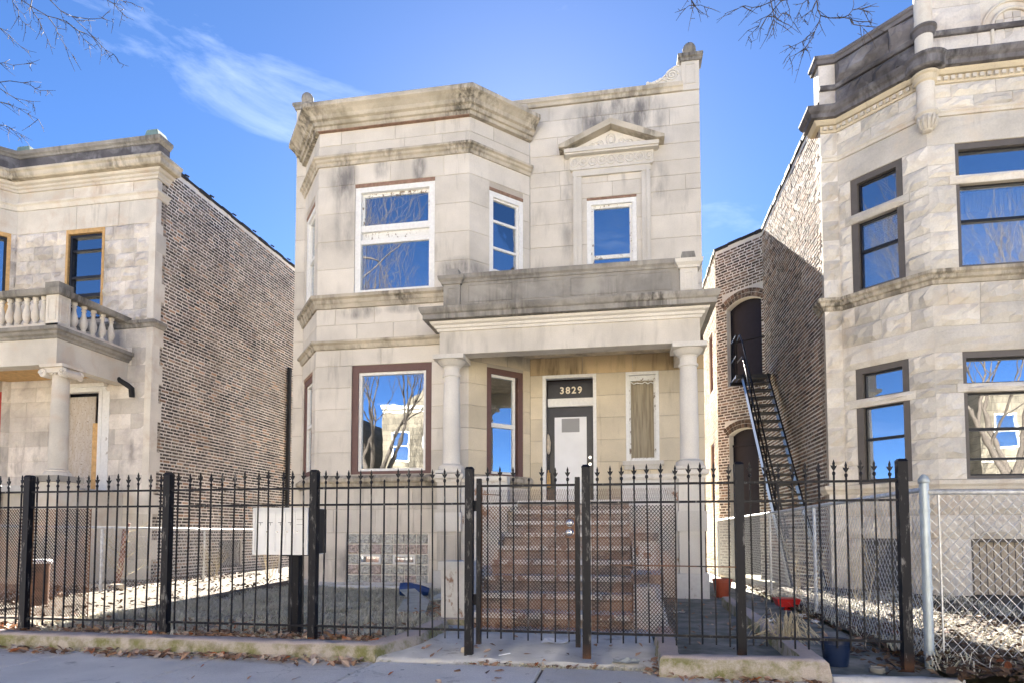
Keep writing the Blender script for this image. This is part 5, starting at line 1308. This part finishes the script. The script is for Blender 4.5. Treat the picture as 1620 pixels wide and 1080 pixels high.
for z in (.45, 1.25): mb = MB(); mb.tube([(-1.25, FY, z), (-1.25, FY, z + .09)], .014, 8); mb.build('hinge', MT['iron'], gate)
mb = MB(); mb.bar((-1.19, FY - .012, 1.395), (-1.03, FY - .012, 1.385), .008); mb.build('bent_wire', MT['rust'], gate)

# ============================================================ chain-link fences
def chain(name, label, p, q, zt, posts, z0=.06, pitch=.075, railr=.021):
    t = thing(name, label, 'chain-link fence', (p[0], p[1], 0)); f = Face(p, q); L = f.L
    mb = MB(); h = zt - z0 - .02; k = 1.15; r = .0027
    n = int((L + h / k) / pitch) + 1
    for sgn in (1, -1):
        d = .003 * sgn
        for i in range(n + 1):
            a = i * pitch - (h / k)
            # line from (a, z0) going right-up, mirrored for the other family
            s0, s1 = max(0, a), min(L, a + h / k)
            if s1 - s0 < .01: continue
            za, zb = z0 + (s0 - a) * k, z0 + (s1 - a) * k
            if sgn > 0: A, B = (s0, za), (s1, zb)
            else: A, B = (L - s0, za), (L - s1, zb)
            m = max(1, int(abs(s1 - s0) / .15)); pts = []
            for j in range(m + 1):
                u = j / m; pts.append(f.pt(A[0] + (B[0] - A[0]) * u, d + .004 * noise.noise(Vector((i * .7, j * .9, sgn * 3))), A[1] + (B[1] - A[1]) * u))
            mb.tube(pts, r, 3, caps=False)
    o = mb.build('wire_mesh', MT['galv'], t); o['kind'] = 'stuff'
    mb = MB(); mb.tube([f.pt(0, 0, zt), f.pt(L * .5, 0, zt - .012), f.pt(L, 0, zt)], railr, 8); mb.build('top_rail', MT['galv'], t, smooth=True)
    for (a, rr_, extra) in posts:
        mb = MB(); mb.tube([f.pt(a, -.01, -.05), f.pt(a, -.01, zt + extra)], rr_, 12)
        pm = mb.build('post', MT['galvpost'] if rr_ > .03 else MT['galv'], t, smooth=False); autosmooth(pm)
        if rr_ > .03:
            mb = MB(); mb.lathe([(rr_ + .006, 0), (rr_ + .006, .03), (rr_ * .8, .055), (rr_ * .3, .07)], f.pt(a, -.01, zt + extra - .01), 14); mb.build('post_cap', MT['galvpost'], pm, smooth=True)
            for z in (.12, .62, .95, 1.22): mb = MB(); mb.lathe([(rr_ + .005, 0), (rr_ + .005, .025)], f.pt(a, -.01, z), 14); mb.build('band', MT['galvpost'], pm)
    return t
chain('chain_link_fence', 'chain-link panel with pale grey end post at the right edge', (2.33, 5.42), (5.2, 5.42), 1.38, [(.0, .034, .08), (2.8, .034, .08)])
tb = MB(); tb.box(2.418, 2.428, 5.405, 5.415, .06, 1.36); tb.build('tension_bar', MT['galv'], bpy.data.objects['chain_link_fence'])
chain('chain_link_fence', 'long chain-link fence running back along the right-hand side walk', (2.38, 16.9), (2.38, 5.50), 1.41, [(.2, .02, 0), (3.4, .02, 0), (5.9, .02, 0), (8.35, .021, 0)])
chain('chain_link_fence', 'low chain-link fence along the sunlit passage on the left', (-8.62, 6.2), (-8.62, 17.5), 1.17, [(.0, .02, 0), (3.1, .022, 0), (5.75, .022, 0), (8.7, .022, 0)], z0=.1)

# ============================================================ mailbox unit on its post
mbx = thing('mailbox_unit', 'white multi-door mailbox unit on a black post behind the fence', 'mailbox', (-3.1, 5.55, 0))
mb = MB(); mb.box(-3.44, -2.88, 5.47, 5.82, .86, 1.30); mbody = mb.build('cabinet', MT['mailwhite'], mbx)
mb = MB(); mb.box(-2.88, -2.872, 5.475, 5.815, .87, 1.295); sd = mb.build('side_plate', MT['blackframe'], mbx)
mf = Face((-3.44, 5.47), (-2.88, 5.47)); ms = Face((-2.872, 5.475), (-2.872, 5.815))
mb = MB(); mf.frame(mb, 0, .56, .86, 1.30, .022, -.005, .012); mb.build('cabinet_rim', MT['mailwhite'], mbx)
for k in range(5):
    a = .03 + .101 * k; mb = MB(); mf.box(mb, a, a + .096, -.002, .006, .89, 1.272); d_ = mb.build('mail_door', MT['mailwhite'], mbx)
    if k == 4: mb = MB(); mf.box(mb, a + .01, a + .085, .006, .0075, 1.14, 1.143); mf.box(mb, a + .01, a + .085, .006, .0075, 1.19, 1.193); mb.build('slot', MT['mailslot'], d_)
    else: mb = MB(); mf.box(mb, a + .025, a + .07, .006, .0075, 1.158, 1.164); mf.box(mb, a + .045, a + .05, .006, .0075, 1.135, 1.158); mb.build('name_slot', MT['mailslot'], d_)
    mb = MB(); mb.tube([mf.pt(a + .018, .005, 1.075), mf.pt(a + .018, .012, 1.075)], .008, 10); mb.build('lock', MT['chrome'], d_)
for k in range(9):
    z = .89 + .045 * k; mb = MB(); ms.box(mb, .05, .16, 0, .005, z, z + .008); ms.box(mb, .05, .075, 0, .005, z + .008, z + .026); ms.box(mb, .10, .13, 0, .005, z + .014, z + .026); mb.build('embossed_mark', MT['doordark'], sd)
mb = MB(); mb.box(-3.145, -3.045, 5.60, 5.70, -.02, .86); mb.build('post', MT['iron'], mbx)
mb = MB(); mb.box(-3.20, -2.99, 5.54, 5.76, .845, .862); mb.build('bracket', MT['iron'], mbx)

# ============================================================ bare trees
def grow(mb, p, d, L, r, depth, rnd, up=.12, minr=.006, spread=.55):
    n = 4; pts = [p]; rs = [r]; q = p.copy(); dd = d.copy()
    for k in range(n):
        dd = (dd + Vector((rnd.uniform(-.18, .18), rnd.uniform(-.18, .18), rnd.uniform(-.1, .18) + up * .4))).normalized()
        q = q + dd * (L / n); pts.append(q.copy()); rs.append(max(minr, r * (1 - .45 * (k + 1) / n)))
    mb.tube(pts, rs, 7 if r > .08 else 5 if r > .02 else 3, caps=False)
    if depth <= 0: return
    kids = 3 if depth > 2 else rnd.choice((3, 4))
    for k in range(kids):
        i = rnd.choice((2, 3, 4)) if k else 4
        ax = Vector((rnd.uniform(-1, 1), rnd.uniform(-1, 1), rnd.uniform(-.3, .9))).normalized()
        nd = (dd + ax * spread * rnd.uniform(.8, 1.5)).normalized()
        grow(mb, pts[i], nd, L * rnd.uniform(.62, .85), rs[i] * rnd.uniform(.55, .78), depth - 1, rnd, up, minr, spread)
def tree(label, x, y, seed, trunk_h=3.2, r=.26, L=3.4, depth=5, limbs=4, group=None):
    rnd = random.Random(seed); t = thing('bare_tree', label, 'tree', (x, y, -.05), group)
    top = Vector((x + rnd.uniform(-.3, .3), y + rnd.uniform(-.3, .3), trunk_h))
    mb = MB(); mb.tube([(x, y, -.1), (x, y, .15), Vector((x, y, 0)).lerp(top, .5), top], [r * 1.45, r * 1.08, r * .95, r * .85], 12); mb.build('trunk', MT['bark'], t, smooth=True)
    mb = MB()
    for k in range(limbs):
        a = 2 * math.pi * k / limbs + rnd.uniform(-.4, .4); grow(mb, top - Vector((0, 0, .15)), Vector((math.cos(a) * .55, math.sin(a) * .55, 1)).normalized(), L, r * .58, depth, rnd)
    mb.build('crown', MT['twig'], t, smooth=True)
    return t, top
BL=[[(-7.42,6.45,8.02),(-7.41,6.45,7.77),(-6.59,6.06,7.11),(-6.25,5.98,6.93),(-6.33,6.33,7.08),(-6.15,6.43,6.93),(-5.75,6.21,6.55)],[(-6.94,6.24,7.76),(-6.51,6.01,7.25),(-6.26,6.06,7.06),(-6.33,6.33,7.13),(-6.23,6.45,7.01)],[(-6.59,6.06,7.11),(-6.36,5.96,6.85),(-6.28,5.95,6.70),(-6.24,6.06,6.60)],[(-6.25,5.98,6.93),(-6.29,6.19,6.99),(-6.32,6.36,6.97)],[(-7.51,5.97,7.22),(-7.42,6.20,7.20),(-7.45,6.44,7.21),(-7.30,6.43,7.08)],[(-7.48,5.97,6.75),(-7.39,6.20,6.75),(-7.45,6.41,6.89),(-7.13,6.36,6.83)],[(-7.47,5.97,6.43),(-7.38,6.20,6.51),(-7.33,6.44,6.67),(-6.99,6.30,6.45),(-6.59,6.08,6.22)],[(-7.47,5.97,6.45),(-7.38,6.20,6.43),(-7.42,6.44,6.48),(-7.04,6.33,6.28)],[(-7.46,5.97,6.28),(-7.37,6.20,6.26),(-7.38,6.45,6.35),(-6.86,6.24,6.01)],[(-7.44,5.97,5.97),(-7.35,6.20,5.97),(-7.41,6.37,6.05),(-7.35,6.45,6.01)],[(-6.26,6.06,7.06),(-6.34,6.36,7.29),(-6.24,6.45,7.36),(-5.93,6.30,7.14)],[(-6.33,6.43,7.76),(-6.12,6.40,7.53),(-5.89,6.28,7.32),(-5.65,6.13,7.07)],[(-6.12,6.40,7.63),(-5.64,6.12,7.20),(-5.29,5.95,6.94)],[(-7.50,6.37,7.88),(-7.49,6.41,7.71),(-7.44,6.45,7.57),(-7.31,6.43,7.42)],[(-7.18,6.37,7.59),(-6.92,6.24,7.27),(-6.78,6.16,7.09),(-6.58,6.06,6.83)]]
BR=[[(1.55,6.18,6.34),(1.48,6.15,6.16),(1.39,6.26,6.21),(1.30,6.56,6.48),(1.24,6.64,6.53)],[(1.67,6.32,6.44),(1.61,6.25,6.23),(1.49,6.15,6.09),(1.42,6.19,6.04),(1.37,6.32,6.06),(1.31,6.51,6.11)],[(2.00,6.65,6.72),(1.91,6.61,6.50),(1.79,6.49,6.28),(1.68,6.34,6.02)],[(1.99,6.65,6.72),(2.01,6.65,6.51),(2.03,6.61,6.31),(1.98,6.65,6.18),(1.84,6.55,6.02),(1.71,6.39,5.83),(1.65,6.32,5.69)],[(2.03,6.61,6.31),(2.10,6.30,6.02),(2.15,6.16,5.88),(2.29,6.23,5.82)],[(2.10,6.30,6.02),(2.14,6.17,5.93),(2.22,6.17,5.98),(2.29,6.22,5.99)],[(1.98,6.65,6.18),(1.93,6.64,6.07),(1.85,6.57,5.94),(1.83,6.55,5.88)],[(2.01,6.65,6.51),(1.96,6.65,6.41),(1.86,6.57,6.26)],[(1.46,6.15,6.07),(1.47,6.15,5.97),(1.46,6.15,5.89)],[(1.42,6.19,6.04),(1.50,6.16,5.97),(1.60,6.24,6.10)],[(2.15,6.16,5.88),(2.24,6.18,5.82),(2.39,6.33,5.93)],[(0.72,6.16,6.38),(0.71,6.16,6.29),(0.73,6.15,6.22),(0.84,6.22,6.25)],[(0.73,6.15,6.22),(0.66,6.21,6.25)]]
def limb(t, start, mids, lines, seed, r0, name='branch', droop=.5, linked=None):
    rnd = random.Random(seed); path = [Vector(start)] + [Vector(m) for m in mids]
    # smooth the limb
    fine = []
    for i in range(len(path) - 1):
        for k in range(5): fine.append(path[i].lerp(path[i + 1], k / 5) + Vector((rnd.uniform(-.06, .06), rnd.uniform(-.06, .06), rnd.uniform(-.06, .06))) * (1 if k else 0))
    fine.append(path[-1]); n = len(fine)
    mb = MB(); mb.tube(fine, [r0 * (1 - .82 * k / (n - 1)) for k in range(n)], 8)
    starts = {tuple(q) for l in lines for q in l[1:]}
    for li, l in enumerate(lines):
        pts = [Vector(p) for p in l]; attach = tuple(l[0]) not in starts
        if attach:
            j = min(range(n), key=lambda k: (fine[k] - pts[0]).length); pts = [fine[j], fine[j].lerp(pts[0], .5) + Vector((0, 0, .1)), pts[0]] + pts[1:]
        m = len(pts); ra = .008 if attach else .0055
        wig = [pts[0]]
        for a, b in zip(pts[:-1], pts[1:]):
            wig.append(a.lerp(b, .5) + Vector((rnd.uniform(-.02, .02), rnd.uniform(-.02, .02), rnd.uniform(-.02, .02)))); wig.append(b)
        m = len(wig); mb.tube(wig, [ra * (1 - .75 * k / (m - 1)) for k in range(m)], 5)
        for k in range(2, m):
            for _ in range(2):
                if rnd.random() < .75:
                    d = (wig[k] - wig[k - 1]).normalized(); e = (d + Vector((rnd.uniform(-.9, .9), rnd.uniform(-.5, .5), rnd.uniform(-.8, .5)))).normalized(); ln = rnd.uniform(.08, .26)
                    q1 = wig[k] + e * ln * .5; q2 = q1 + (e + Vector((rnd.uniform(-.4, .4), 0, rnd.uniform(-.5, .2)))).normalized() * ln * .5
                    mb.tube([wig[k], q1, q2], [.0038, .003, .0018], 3); mb.tube([q1, q1 + Vector((rnd.uniform(-.05, .05), rnd.uniform(-.03, .03), rnd.uniform(-.05, .04)))], [.0025, .0025], 3)
    mb.build(name, MT['twig'], t, smooth=True)
tl, top = tree('bare street tree whose twigs reach into the top left corner', -12.6, .3, 5, 4.2, .27, 4.4, 5, limbs=6)
limb(tl, (-12.6, .3, 4.2), [(-11.4, 2.6, 6.6), (-9.4, 5.0, 8.3), (-7.6, 6.5, 8.75), (-6.5, 6.5, 8.5)], BL, 3, .12)
tr3, top = tree('bare street tree whose twigs hang at the top right', 6.2, .4, 12, 3.8, .25, 3.4, 5)
limb(tr3, (6.2, .4, 3.8), [(5.2, 2.4, 6.4), (3.8, 4.6, 7.6), (2.4, 6.3, 7.9), (1.0, 6.4, 7.6)], BR, 4, .11)
# trees of the far pavement, seen as reflections in the window panes
tree('bare street tree on the far pavement, left of three', -21.0, -11.8, 23, 4.5, .3, 4.0, 5)
tree('bare street tree on the far pavement, middle of three', -14.2, -11.9, 24, 3.6, .28, 4.2, 5)
tree('bare street tree on the far pavement, right of three', 18.3, -11.7, 25, 3.6, .28, 4.0, 5)

# ============================================================ houses across the street (seen in the window reflections, and lit by the sun)
def far_house(label, x0, x1, h, mat, seed, gable=False, bay=True):
    t = thing('far_house', label, 'house', ((x0 + x1) / 2, -19.5, 0)); rnd = random.Random(seed); Yf = -19.0
    f = Face((x1, Yf), (x0, Yf)); W = x1 - x0
    holes = []
    cols_ = [(W * .10, W * .10 + 1.5), (W * .42, W * .42 + 1.5), (W - 2.0, W - .7)]
    for z in (2.4, 6.1): holes += [(a, b, z, z + 2.1) for a, b in cols_]
    mb = MB(); wall(f, 0, W, -.1, h, holes, mb, d0=-.3, d1=0); mb.box(x0, x0 + .3, Yf - 14, Yf - .31, -.1, h - .4); mb.box(x1 - .3, x1, Yf - 14, Yf - .31, -.1, h - .4); mb.box(x0 + .3, x1 - .3, Yf - 14, Yf - .31, h - .9, h - .7); mb.build('wall', MT[mat], t)
    for (a, b, z0, z1) in holes:
        mb = MB(); f.frame(mb, a, b, z0, z1, .09, -.16, -.02); f.box(mb, a + .09, b - .09, -.14, -.05, (z0 + z1) / 2 - .03, (z0 + z1) / 2 + .03); w = mb.build('window', MT['white'], t); glasspane(f, a + .08, b - .08, z0 + .08, z1 - .08, -.1, w); backing(f, a, b, z0, z1, w, d=-.34)
    MB().sweep([(x1, Yf), (x0, Yf)], [(-.02, h - .5), (.06, h - .5), (.12, h - .35), (.3, h - .25), (.32, h - .05), (-.3, h)]).build('cornice', MT['stone_trim'], t)
    MB().sweep([(x1, Yf), (x0, Yf)], [(-.02, 5.3), (.05, 5.3), (.1, 5.42), (.1, 5.5), (-.02, 5.55)]).build('belt_course', MT['stone_trim'], t)
    if gable:
        mb = MB(); c = W / 2; pts = [(c - 2.2, h), (c - 1.9, h + .5), (c - 1.1, h + .8), (c - .7, h + 1.6), (c, h + 2.2), (c + .7, h + 1.6), (c + 1.1, h + .8), (c + 1.9, h + .5), (c + 2.2, h)]; rake(mb, f, pts, -.3, .02); mb.build('gable', MT[mat], t)
    return t
far_house('sunlit buff house across the street, reflected in the lower bay window', -27.5, -19.5, 10.2, 'farlit', 1)
far_house('sunlit greystone with curved gable across the street', -16.5, -8.8, 10.0, 'farlit', 2, gable=True)
far_house('pale flat-roofed house directly opposite across the street', -7.2, .6, 9.8, 'farstone', 3)
far_house('second buff house to the right across the street', 2.2, 10.0, 10.4, 'farbrick', 4, gable=True)
far_house('buff house far right across the street', 11.6, 19.2, 9.8, 'farlit', 5)
far_house('tan house far left across the street', -36.5, -29.0, 10.4, 'farred', 6)
far_house('greystone house at the right end across the street', 20.8, 28.5, 10.0, 'farlit', 7)

# ============================================================ plants and litter
sh_ = thing('dead_shrub', 'leafless reddish shrub against the left house beside the passage', 'shrub', (-9.2, 10.3, .06)); rnd = random.Random(61)
mb = MB(); mb.tube([(-9.25, 10.3, .0), (-9.15, 10.3, .4), (-9.05, 10.25, .85), (-9.0, 10.2, 1.15)], [.06, .05, .045, .03], 8); mb.tube([(-9.05, 10.25, .85), (-8.9, 10.2, 1.25)], [.035, .02], 6); mb.build('stem', MT['driedtwig'], sh_, smooth=True)
mb = MB()
for k in range(16):
    z = rnd.uniform(.2, 1.15); a = rnd.uniform(0, 6.28); grow(mb, Vector((-9.2 + .17 * z, 10.3 - .1 * z, z)), Vector((math.cos(a), math.sin(a), rnd.uniform(.1, .9))).normalized(), rnd.uniform(.25, .5), .010, 1, rnd, minr=.0025)
mb.build('twigs', MT['straw'], sh_, smooth=True)
for (x, y, h, n, lab, sd) in ((-8.35, 11.9, .75, 10, 'thin dry weed beside the left chain-link fence', 62), (-7.5, 12.6, .7, 9, 'dry weed at the back of the sunlit passage', 63), (2.75, 10.6, .9, 9, 'dry weed stalks behind the right chain-link fence', 64), (3.3, 9.6, .8, 8, 'tangle of dry stalks below the right house window', 65)):
    rnd = random.Random(sd); mb = MB()
    for k in range(n): a = rnd.uniform(0, 6.28); grow(mb, Vector((x + rnd.uniform(-.1, .1), y + rnd.uniform(-.1, .1), .05)), Vector((math.cos(a) * .35, math.sin(a) * .35, 1)).normalized(), h * rnd.uniform(.5, .9), .006, 1, rnd, minr=.0025)
    o = mb.build('dry_weed', MT['straw'], None); tag(o, lab, 'weed')
# pale clump of strappy dead leaves
rnd = random.Random(66); mb = MB()
for k in range(60):
    a = rnd.uniform(0, 6.28); r0 = rnd.uniform(0, .08); x, y = 1.42 + r0 * math.cos(a), 6.05 + r0 * math.sin(a); le = rnd.uniform(.10, .34); hh = rnd.uniform(.02, .26); d = (math.cos(a), math.sin(a))
    mb.tube([(x, y, .12), (x + d[0] * le * .3, y + d[1] * le * .3, .12 + hh), (x + d[0] * le * .75, y + d[1] * le * .75, .10 + hh * .6), (x + d[0] * le, y + d[1] * le, .10)], [.004, .005, .004, .002], 3)
tag(mb.build('dead_tussock', MT['straw'], None), 'pale strappy dead tussock spilling over the bed kerb beside the navy bucket', 'plant')
def pot(name, label, cat, x, y, z, r0, r1, h, mat, lip=.012, soil=True):
    t = thing(name, label, cat, (x, y, z)); mb = MB().lathe([(r0 * .95, 0), (r0, .01), (r1, h * .84), (r1 + lip, h * .85), (r1 + lip, h), (r1 - .005, h), (r1 - .012, h * .8)], (x, y, z), 24); autosmooth(mb.build('shell', MT[mat], t), 40)
    if soil: MB().lathe([(.01, h * .8), (r1 - .012, h * .81)], (x, y, z), 16).build('soil_fill', MT['soil'], t)
    return t
pot('flower_pot', 'orange plastic flower pot at the foot of the porch pier', 'flower pot', 1.62, 11.0, .012, .115, .15, .30, 'terracotta')
pot('bucket', 'navy plastic bucket beside the right bed kerb', 'bucket', 1.66, 5.45, .01, .088, .108, .21, 'navy', lip=.006)
t = thing('can_lid', 'flat grey round lid lying near the right fence post', 'lid', (1.88, 5.23, .012)); autosmooth(MB().lathe([(.052, 0), (.055, .006), (.055, .034), (.048, .04), (.044, .03), (.01, .03)], (1.88, 5.23, .012), 20).build('disc', MT['greyrubber'], t), 30)
t = thing('red_tray', 'small red plastic tray beside the right chain-link fence', 'tray', (2.26, 9.3, .03)); mb = MB(); mb.hexa([(2.10, 9.2, .06), (2.34, 9.2, .06), (2.34, 9.42, .06), (2.10, 9.42, .06), (2.06, 9.16, .17), (2.37, 9.16, .17), (2.37, 9.46, .17), (2.06, 9.46, .17)]); mb.build('basin', MT['red'], t); mb = MB(); mb.lathe([(.05, 0), (.03, .03), (.03, .05)], (2.22, 9.31, .012), 10); mb.build('foot', MT['red'], t)
t = thing('blue_container', 'crushed blue plastic container lying by the bay wall', 'container', (-3.2, 9.5, .12)); mb = MB(); mb.tube([(-3.42, 9.45, .20), (-3.30, 9.47, .20), (-3.10, 9.5, .18), (-2.98, 9.52, .16)], [.10, .11, .085, .06], 10); o = mb.build('shell', MT['blueplastic'], t)
t = thing('broken_board', 'pale wet board slumped on leaves beside the steps', 'board', (-2.75, 8.2, .1))
for k, (x, y, w_, l, a) in enumerate(((-2.62, 7.75, .34, .75, .25), (-2.85, 8.5, .22, .9, .6), (-2.45, 8.7, .25, .6, -.2))):
    mb = MB(); mb.box(-w_ / 2, w_ / 2, -l / 2, l / 2, 0, .02); me = mb.mesh('plank', MT['cardboard']); o = link('plank', me, t, Vector((x, y, .13 + .04 * k)) - t.location); o.rotation_euler = (.10 + .05 * k, .06 - .08 * k, a)
t = thing('bollard', 'rusty brown round bollard with a pale cap behind the left fence', 'bollard', (-7.75, 7.35, .08)); autosmooth(MB().lathe([(.10, 0), (.105, .60)], (-7.75, 7.35, .06), 18).build('shaft', MT['rustbin'], t)); autosmooth(MB().lathe([(.125, 0), (.13, .03), (.11, .055), (.02, .06)], (-7.75, 7.35, .66), 18).build('cap', MT['mailwhite'], t))
t = thing('timber_edging', 'yellowish timber edging at the foot of the left house', 'timber', (-8.9, 10.0, .08)); MB().box(-9.9, -8.75, 9.85, 9.97, .05, .17).build('beam', MT['palewood'], t)
def scrap(label, x, y, z, w_, l, seed, mat='paper', name='litter', cat='litter'):
    rnd = random.Random(seed); mb = MB(); n = 5; vs = []; fs = []
    for j in range(n):
        for i in range(n): vs.append((x + w_ * (i / (n - 1) - .5) + rnd.uniform(-.012, .012), y + l * (j / (n - 1) - .5) + rnd.uniform(-.012, .012), z + abs(rnd.gauss(0, .018))))
    for j in range(n - 1):
        for i in range(n - 1): fs.append((j * n + i, j * n + i + 1, (j + 1) * n + i + 1, (j + 1) * n + i))
    b = len(vs); vs += [(p[0], p[1], p[2] - .002) for p in vs]; fs += [tuple(b + k for k in reversed(q)) for q in fs]
    o = mb.add(vs, fs).build(name, MT[mat], None); return tag(o, label, cat)
scrap('crumpled white plastic bag under the gate', -.63, 5.98, .04, .24, .17, 1); scrap('white paper scrap on the right side walk near the fence', 1.72, 8.0, .018, .12, .09, 2)
scrap('torn white wrapper by the chain-link beside the red tray', 2.2, 8.5, .018, .10, .16, 3); scrap('smaller white wrapper at the chain-link, nearer than the torn one', 2.22, 8.0, .018, .08, .10, 4)
scrap('white cup lid on the walk just behind the right fence', 1.86, 6.1, .02, .07, .07, 5); scrap('white scrap on the mossy slab by the porch pier', .72, 8.6, .022, .14, .07, 6)
tag(MB().hexa([(-1.385, 5.34, .036), (-1.33, 5.33, .036), (-1.325, 5.38, .036), (-1.38, 5.385, .036), (-1.38, 5.342, .078), (-1.335, 5.335, .082), (-1.33, 5.376, .08), (-1.376, 5.38, .076)]).build('wood_offcut', MT['palewood'], None), 'small tan wood offcut on the entry pad', 'offcut'); scrap('grey flat litter by the right kerb corner', .02, 5.13, .035, .20, .12, 8, 'cardboard')
mb = MB(); mb.bar((-1.02, 5.2, .05), (-.94, 5.28, .055), .008); tag(mb.build('stick', MT['paper'], None), 'thin white stick on the entry pad', 'stick')
mb = MB(); mb.bar((-2.33, 4.87, .015), (-2.13, 4.88, .02), .02, .012); tag(mb.build('stick', MT['driedtwig'], None), 'short brown stick on the pavement by the left kerb', 'stick')

# ---- fallen leaves, straw and grass: uncountable
def leaves(name, label, regions, seed, smin=.022, smax=.05, mat='leaf'):
    rnd = random.Random(seed); mb = MB()
    for (x0, x1, y0, y1, n, z, pile) in regions:
        for _ in range(n):
            x = rnd.uniform(x0, x1); y = rnd.uniform(y0, y1); s = rnd.uniform(smin, smax); a = rnd.uniform(0, 6.28)
            zz = (z(x, y) if callable(z) else z) + rnd.uniform(.002, pile)
            nrm = Vector((rnd.gauss(0, .38), rnd.gauss(0, .38), 1)).normalized(); u = nrm.cross(Vector((math.cos(a), math.sin(a), .01))).normalized(); v = nrm.cross(u); c = Vector((x, y, zz)); k = rnd.uniform(.1, .6) * s
            P = [c - u * s, c - u * s * .3 + v * s * .55 + nrm * k * .6, c + u * s * .35 + v * s * .45 + nrm * k * .4, c + u * s * 1.05 + nrm * k * .3, c + u * s * .35 - v * s * .5 + nrm * k * .7, c - u * s * .3 - v * s * .55 + nrm * k * .3, c + nrm * 0]
            mb.add(P, [(0, 6, 1), (1, 6, 2), (2, 6, 3), (3, 6, 4), (4, 6, 5), (5, 6, 0)], min(1, max(0, rnd.gauss(.5, .26))))
    o = mb.build(name, MT[mat], None, tones=True); return tag(o, label, 'leaves', kind='stuff')
leaves('fallen_leaves', 'brown fallen leaves drifted along the yard kerb and fence', [(-7.5, -2.1, 5.2, 5.6, 1700, .085, .05), (-7.5, -2.2, 5.4, 6.4, 420, .085, .03), (-7.5, -2.1, 4.80, 4.99, 420, .005, .03), (-2.6, -2.0, 7.0, 10.5, 160, .09, .05)], 71)
leaves('fallen_leaves', 'pale dry leaves covering the sunlit left passage', [(-9.9, -8.3, 7.0, 14, 900, .085, .05), (-8.4, -6.9, 5.3, 14, 200, .108, .02), (-10.0, -8.0, 5.4, 8.5, 500, .085, .04), (-7.1, -6.2, 5.3, 13, 260, .107, .03)], 72, mat='leafwarm')
leaves('fallen_leaves', 'orange-brown leaves heaped below the right chain-link fences', [(2.25, 4.6, 4.75, 5.6, 1300, .07, .07), (2.45, 5.5, 5.5, 8.0, 1300, .09, .06), (2.2, 2.7, 5.4, 13, 620, .03, .06), (2.6, 4.2, 8, 12, 300, .09, .04), (1.9, 2.3, 5.1, 6.4, 90, .02, .03)], 73, mat='leafwarm')
leaves('fallen_leaves', 'scattered leaves and crumbs on the pavement and entry pad', [(-5.5, 2.4, 4.1, 4.95, 50, .004, .006), (-2.0, .2, 5.1, 6.9, 45, .04, .008), (.15, .35, 4.75, 5.3, 40, .01, .03), (.3, 1.4, 4.72, 4.83, 45, .005, .02), (.4, 1.5, 5, 10, 40, .024, .006), (1.55, 2.3, 6, 14, 60, .016, .02), (-1.7, .2, 6.75, 6.98, 90, .04, .03), (-1.2, -.2, 5.0, 5.12, 60, .0, .02)], 74, .018, .045)
def blades(name, label, x0, x1, y0, y1, n, z, seed, h=(.02, .07), lean=1.0, mat='grass', cat='grass'):
    rnd = random.Random(seed); mb = MB()
    for _ in range(n):
        x = rnd.uniform(x0, x1); y = rnd.uniform(y0, y1)
        cl = noise.noise(Vector((x * 2.3, y * 2.3, seed)))
        if cl < rnd.uniform(-.5, .25): continue
        hh = rnd.uniform(*h) * (1 + cl); a = rnd.uniform(0, 6.28); w_ = rnd.uniform(.0025, .006); d = Vector((math.cos(a), math.sin(a), 0)); s_ = Vector((-d.y, d.x, 0)) * w_; p = Vector((x, y, z)); l = lean * hh * rnd.uniform(.4, 1.6)
        m = p + d * l * .4 + Vector((0, 0, hh * .75)); e = p + d * l + Vector((0, 0, hh * rnd.uniform(.3, 1)))
        mb.add([p - s_, p + s_, m + s_ * .8, m - s_ * .8, e], [(0, 1, 2, 3), (3, 2, 4)], min(1, max(0, rnd.gauss(.5 + cl * .3, .25))))
    o = mb.build(name, MT[mat], None, tones=True); return tag(o, label, cat, kind='stuff')
blades('yard_grass', 'matted grey-green dormant grass of the shaded front yard', -6.15, -2.05, 5.25, 11.2, 40000, .07, 81, (.025, .085), 1.7)
blades('edge_grass', 'thin dry grass in the gaps along kerbs and pad', -2.0, .3, 5.0, 5.12, 1600, .0, 82, (.01, .03), 1.5); blades('edge_grass', 'dry grass tufts below the right-hand fences', 2.25, 5.0, 5.0, 11, 9000, .06, 83, (.03, .12), 1.2)

for o in list(scene.objects):
    if o.parent is None:
        b = o.name.split('.')[0]
        g = {'far_house': 'houses across the street', 'bare_tree': 'bare street trees', 'chain_link_fence': 'chain-link fences', 'fallen_leaves': 'drifts of fallen leaves', 'dry_weed': 'dry weeds', 'litter': 'scraps of litter', 'stick': 'small sticks', 'iron_fence': 'iron picket fence runs'}.get(b)
        if g: o['group'] = g
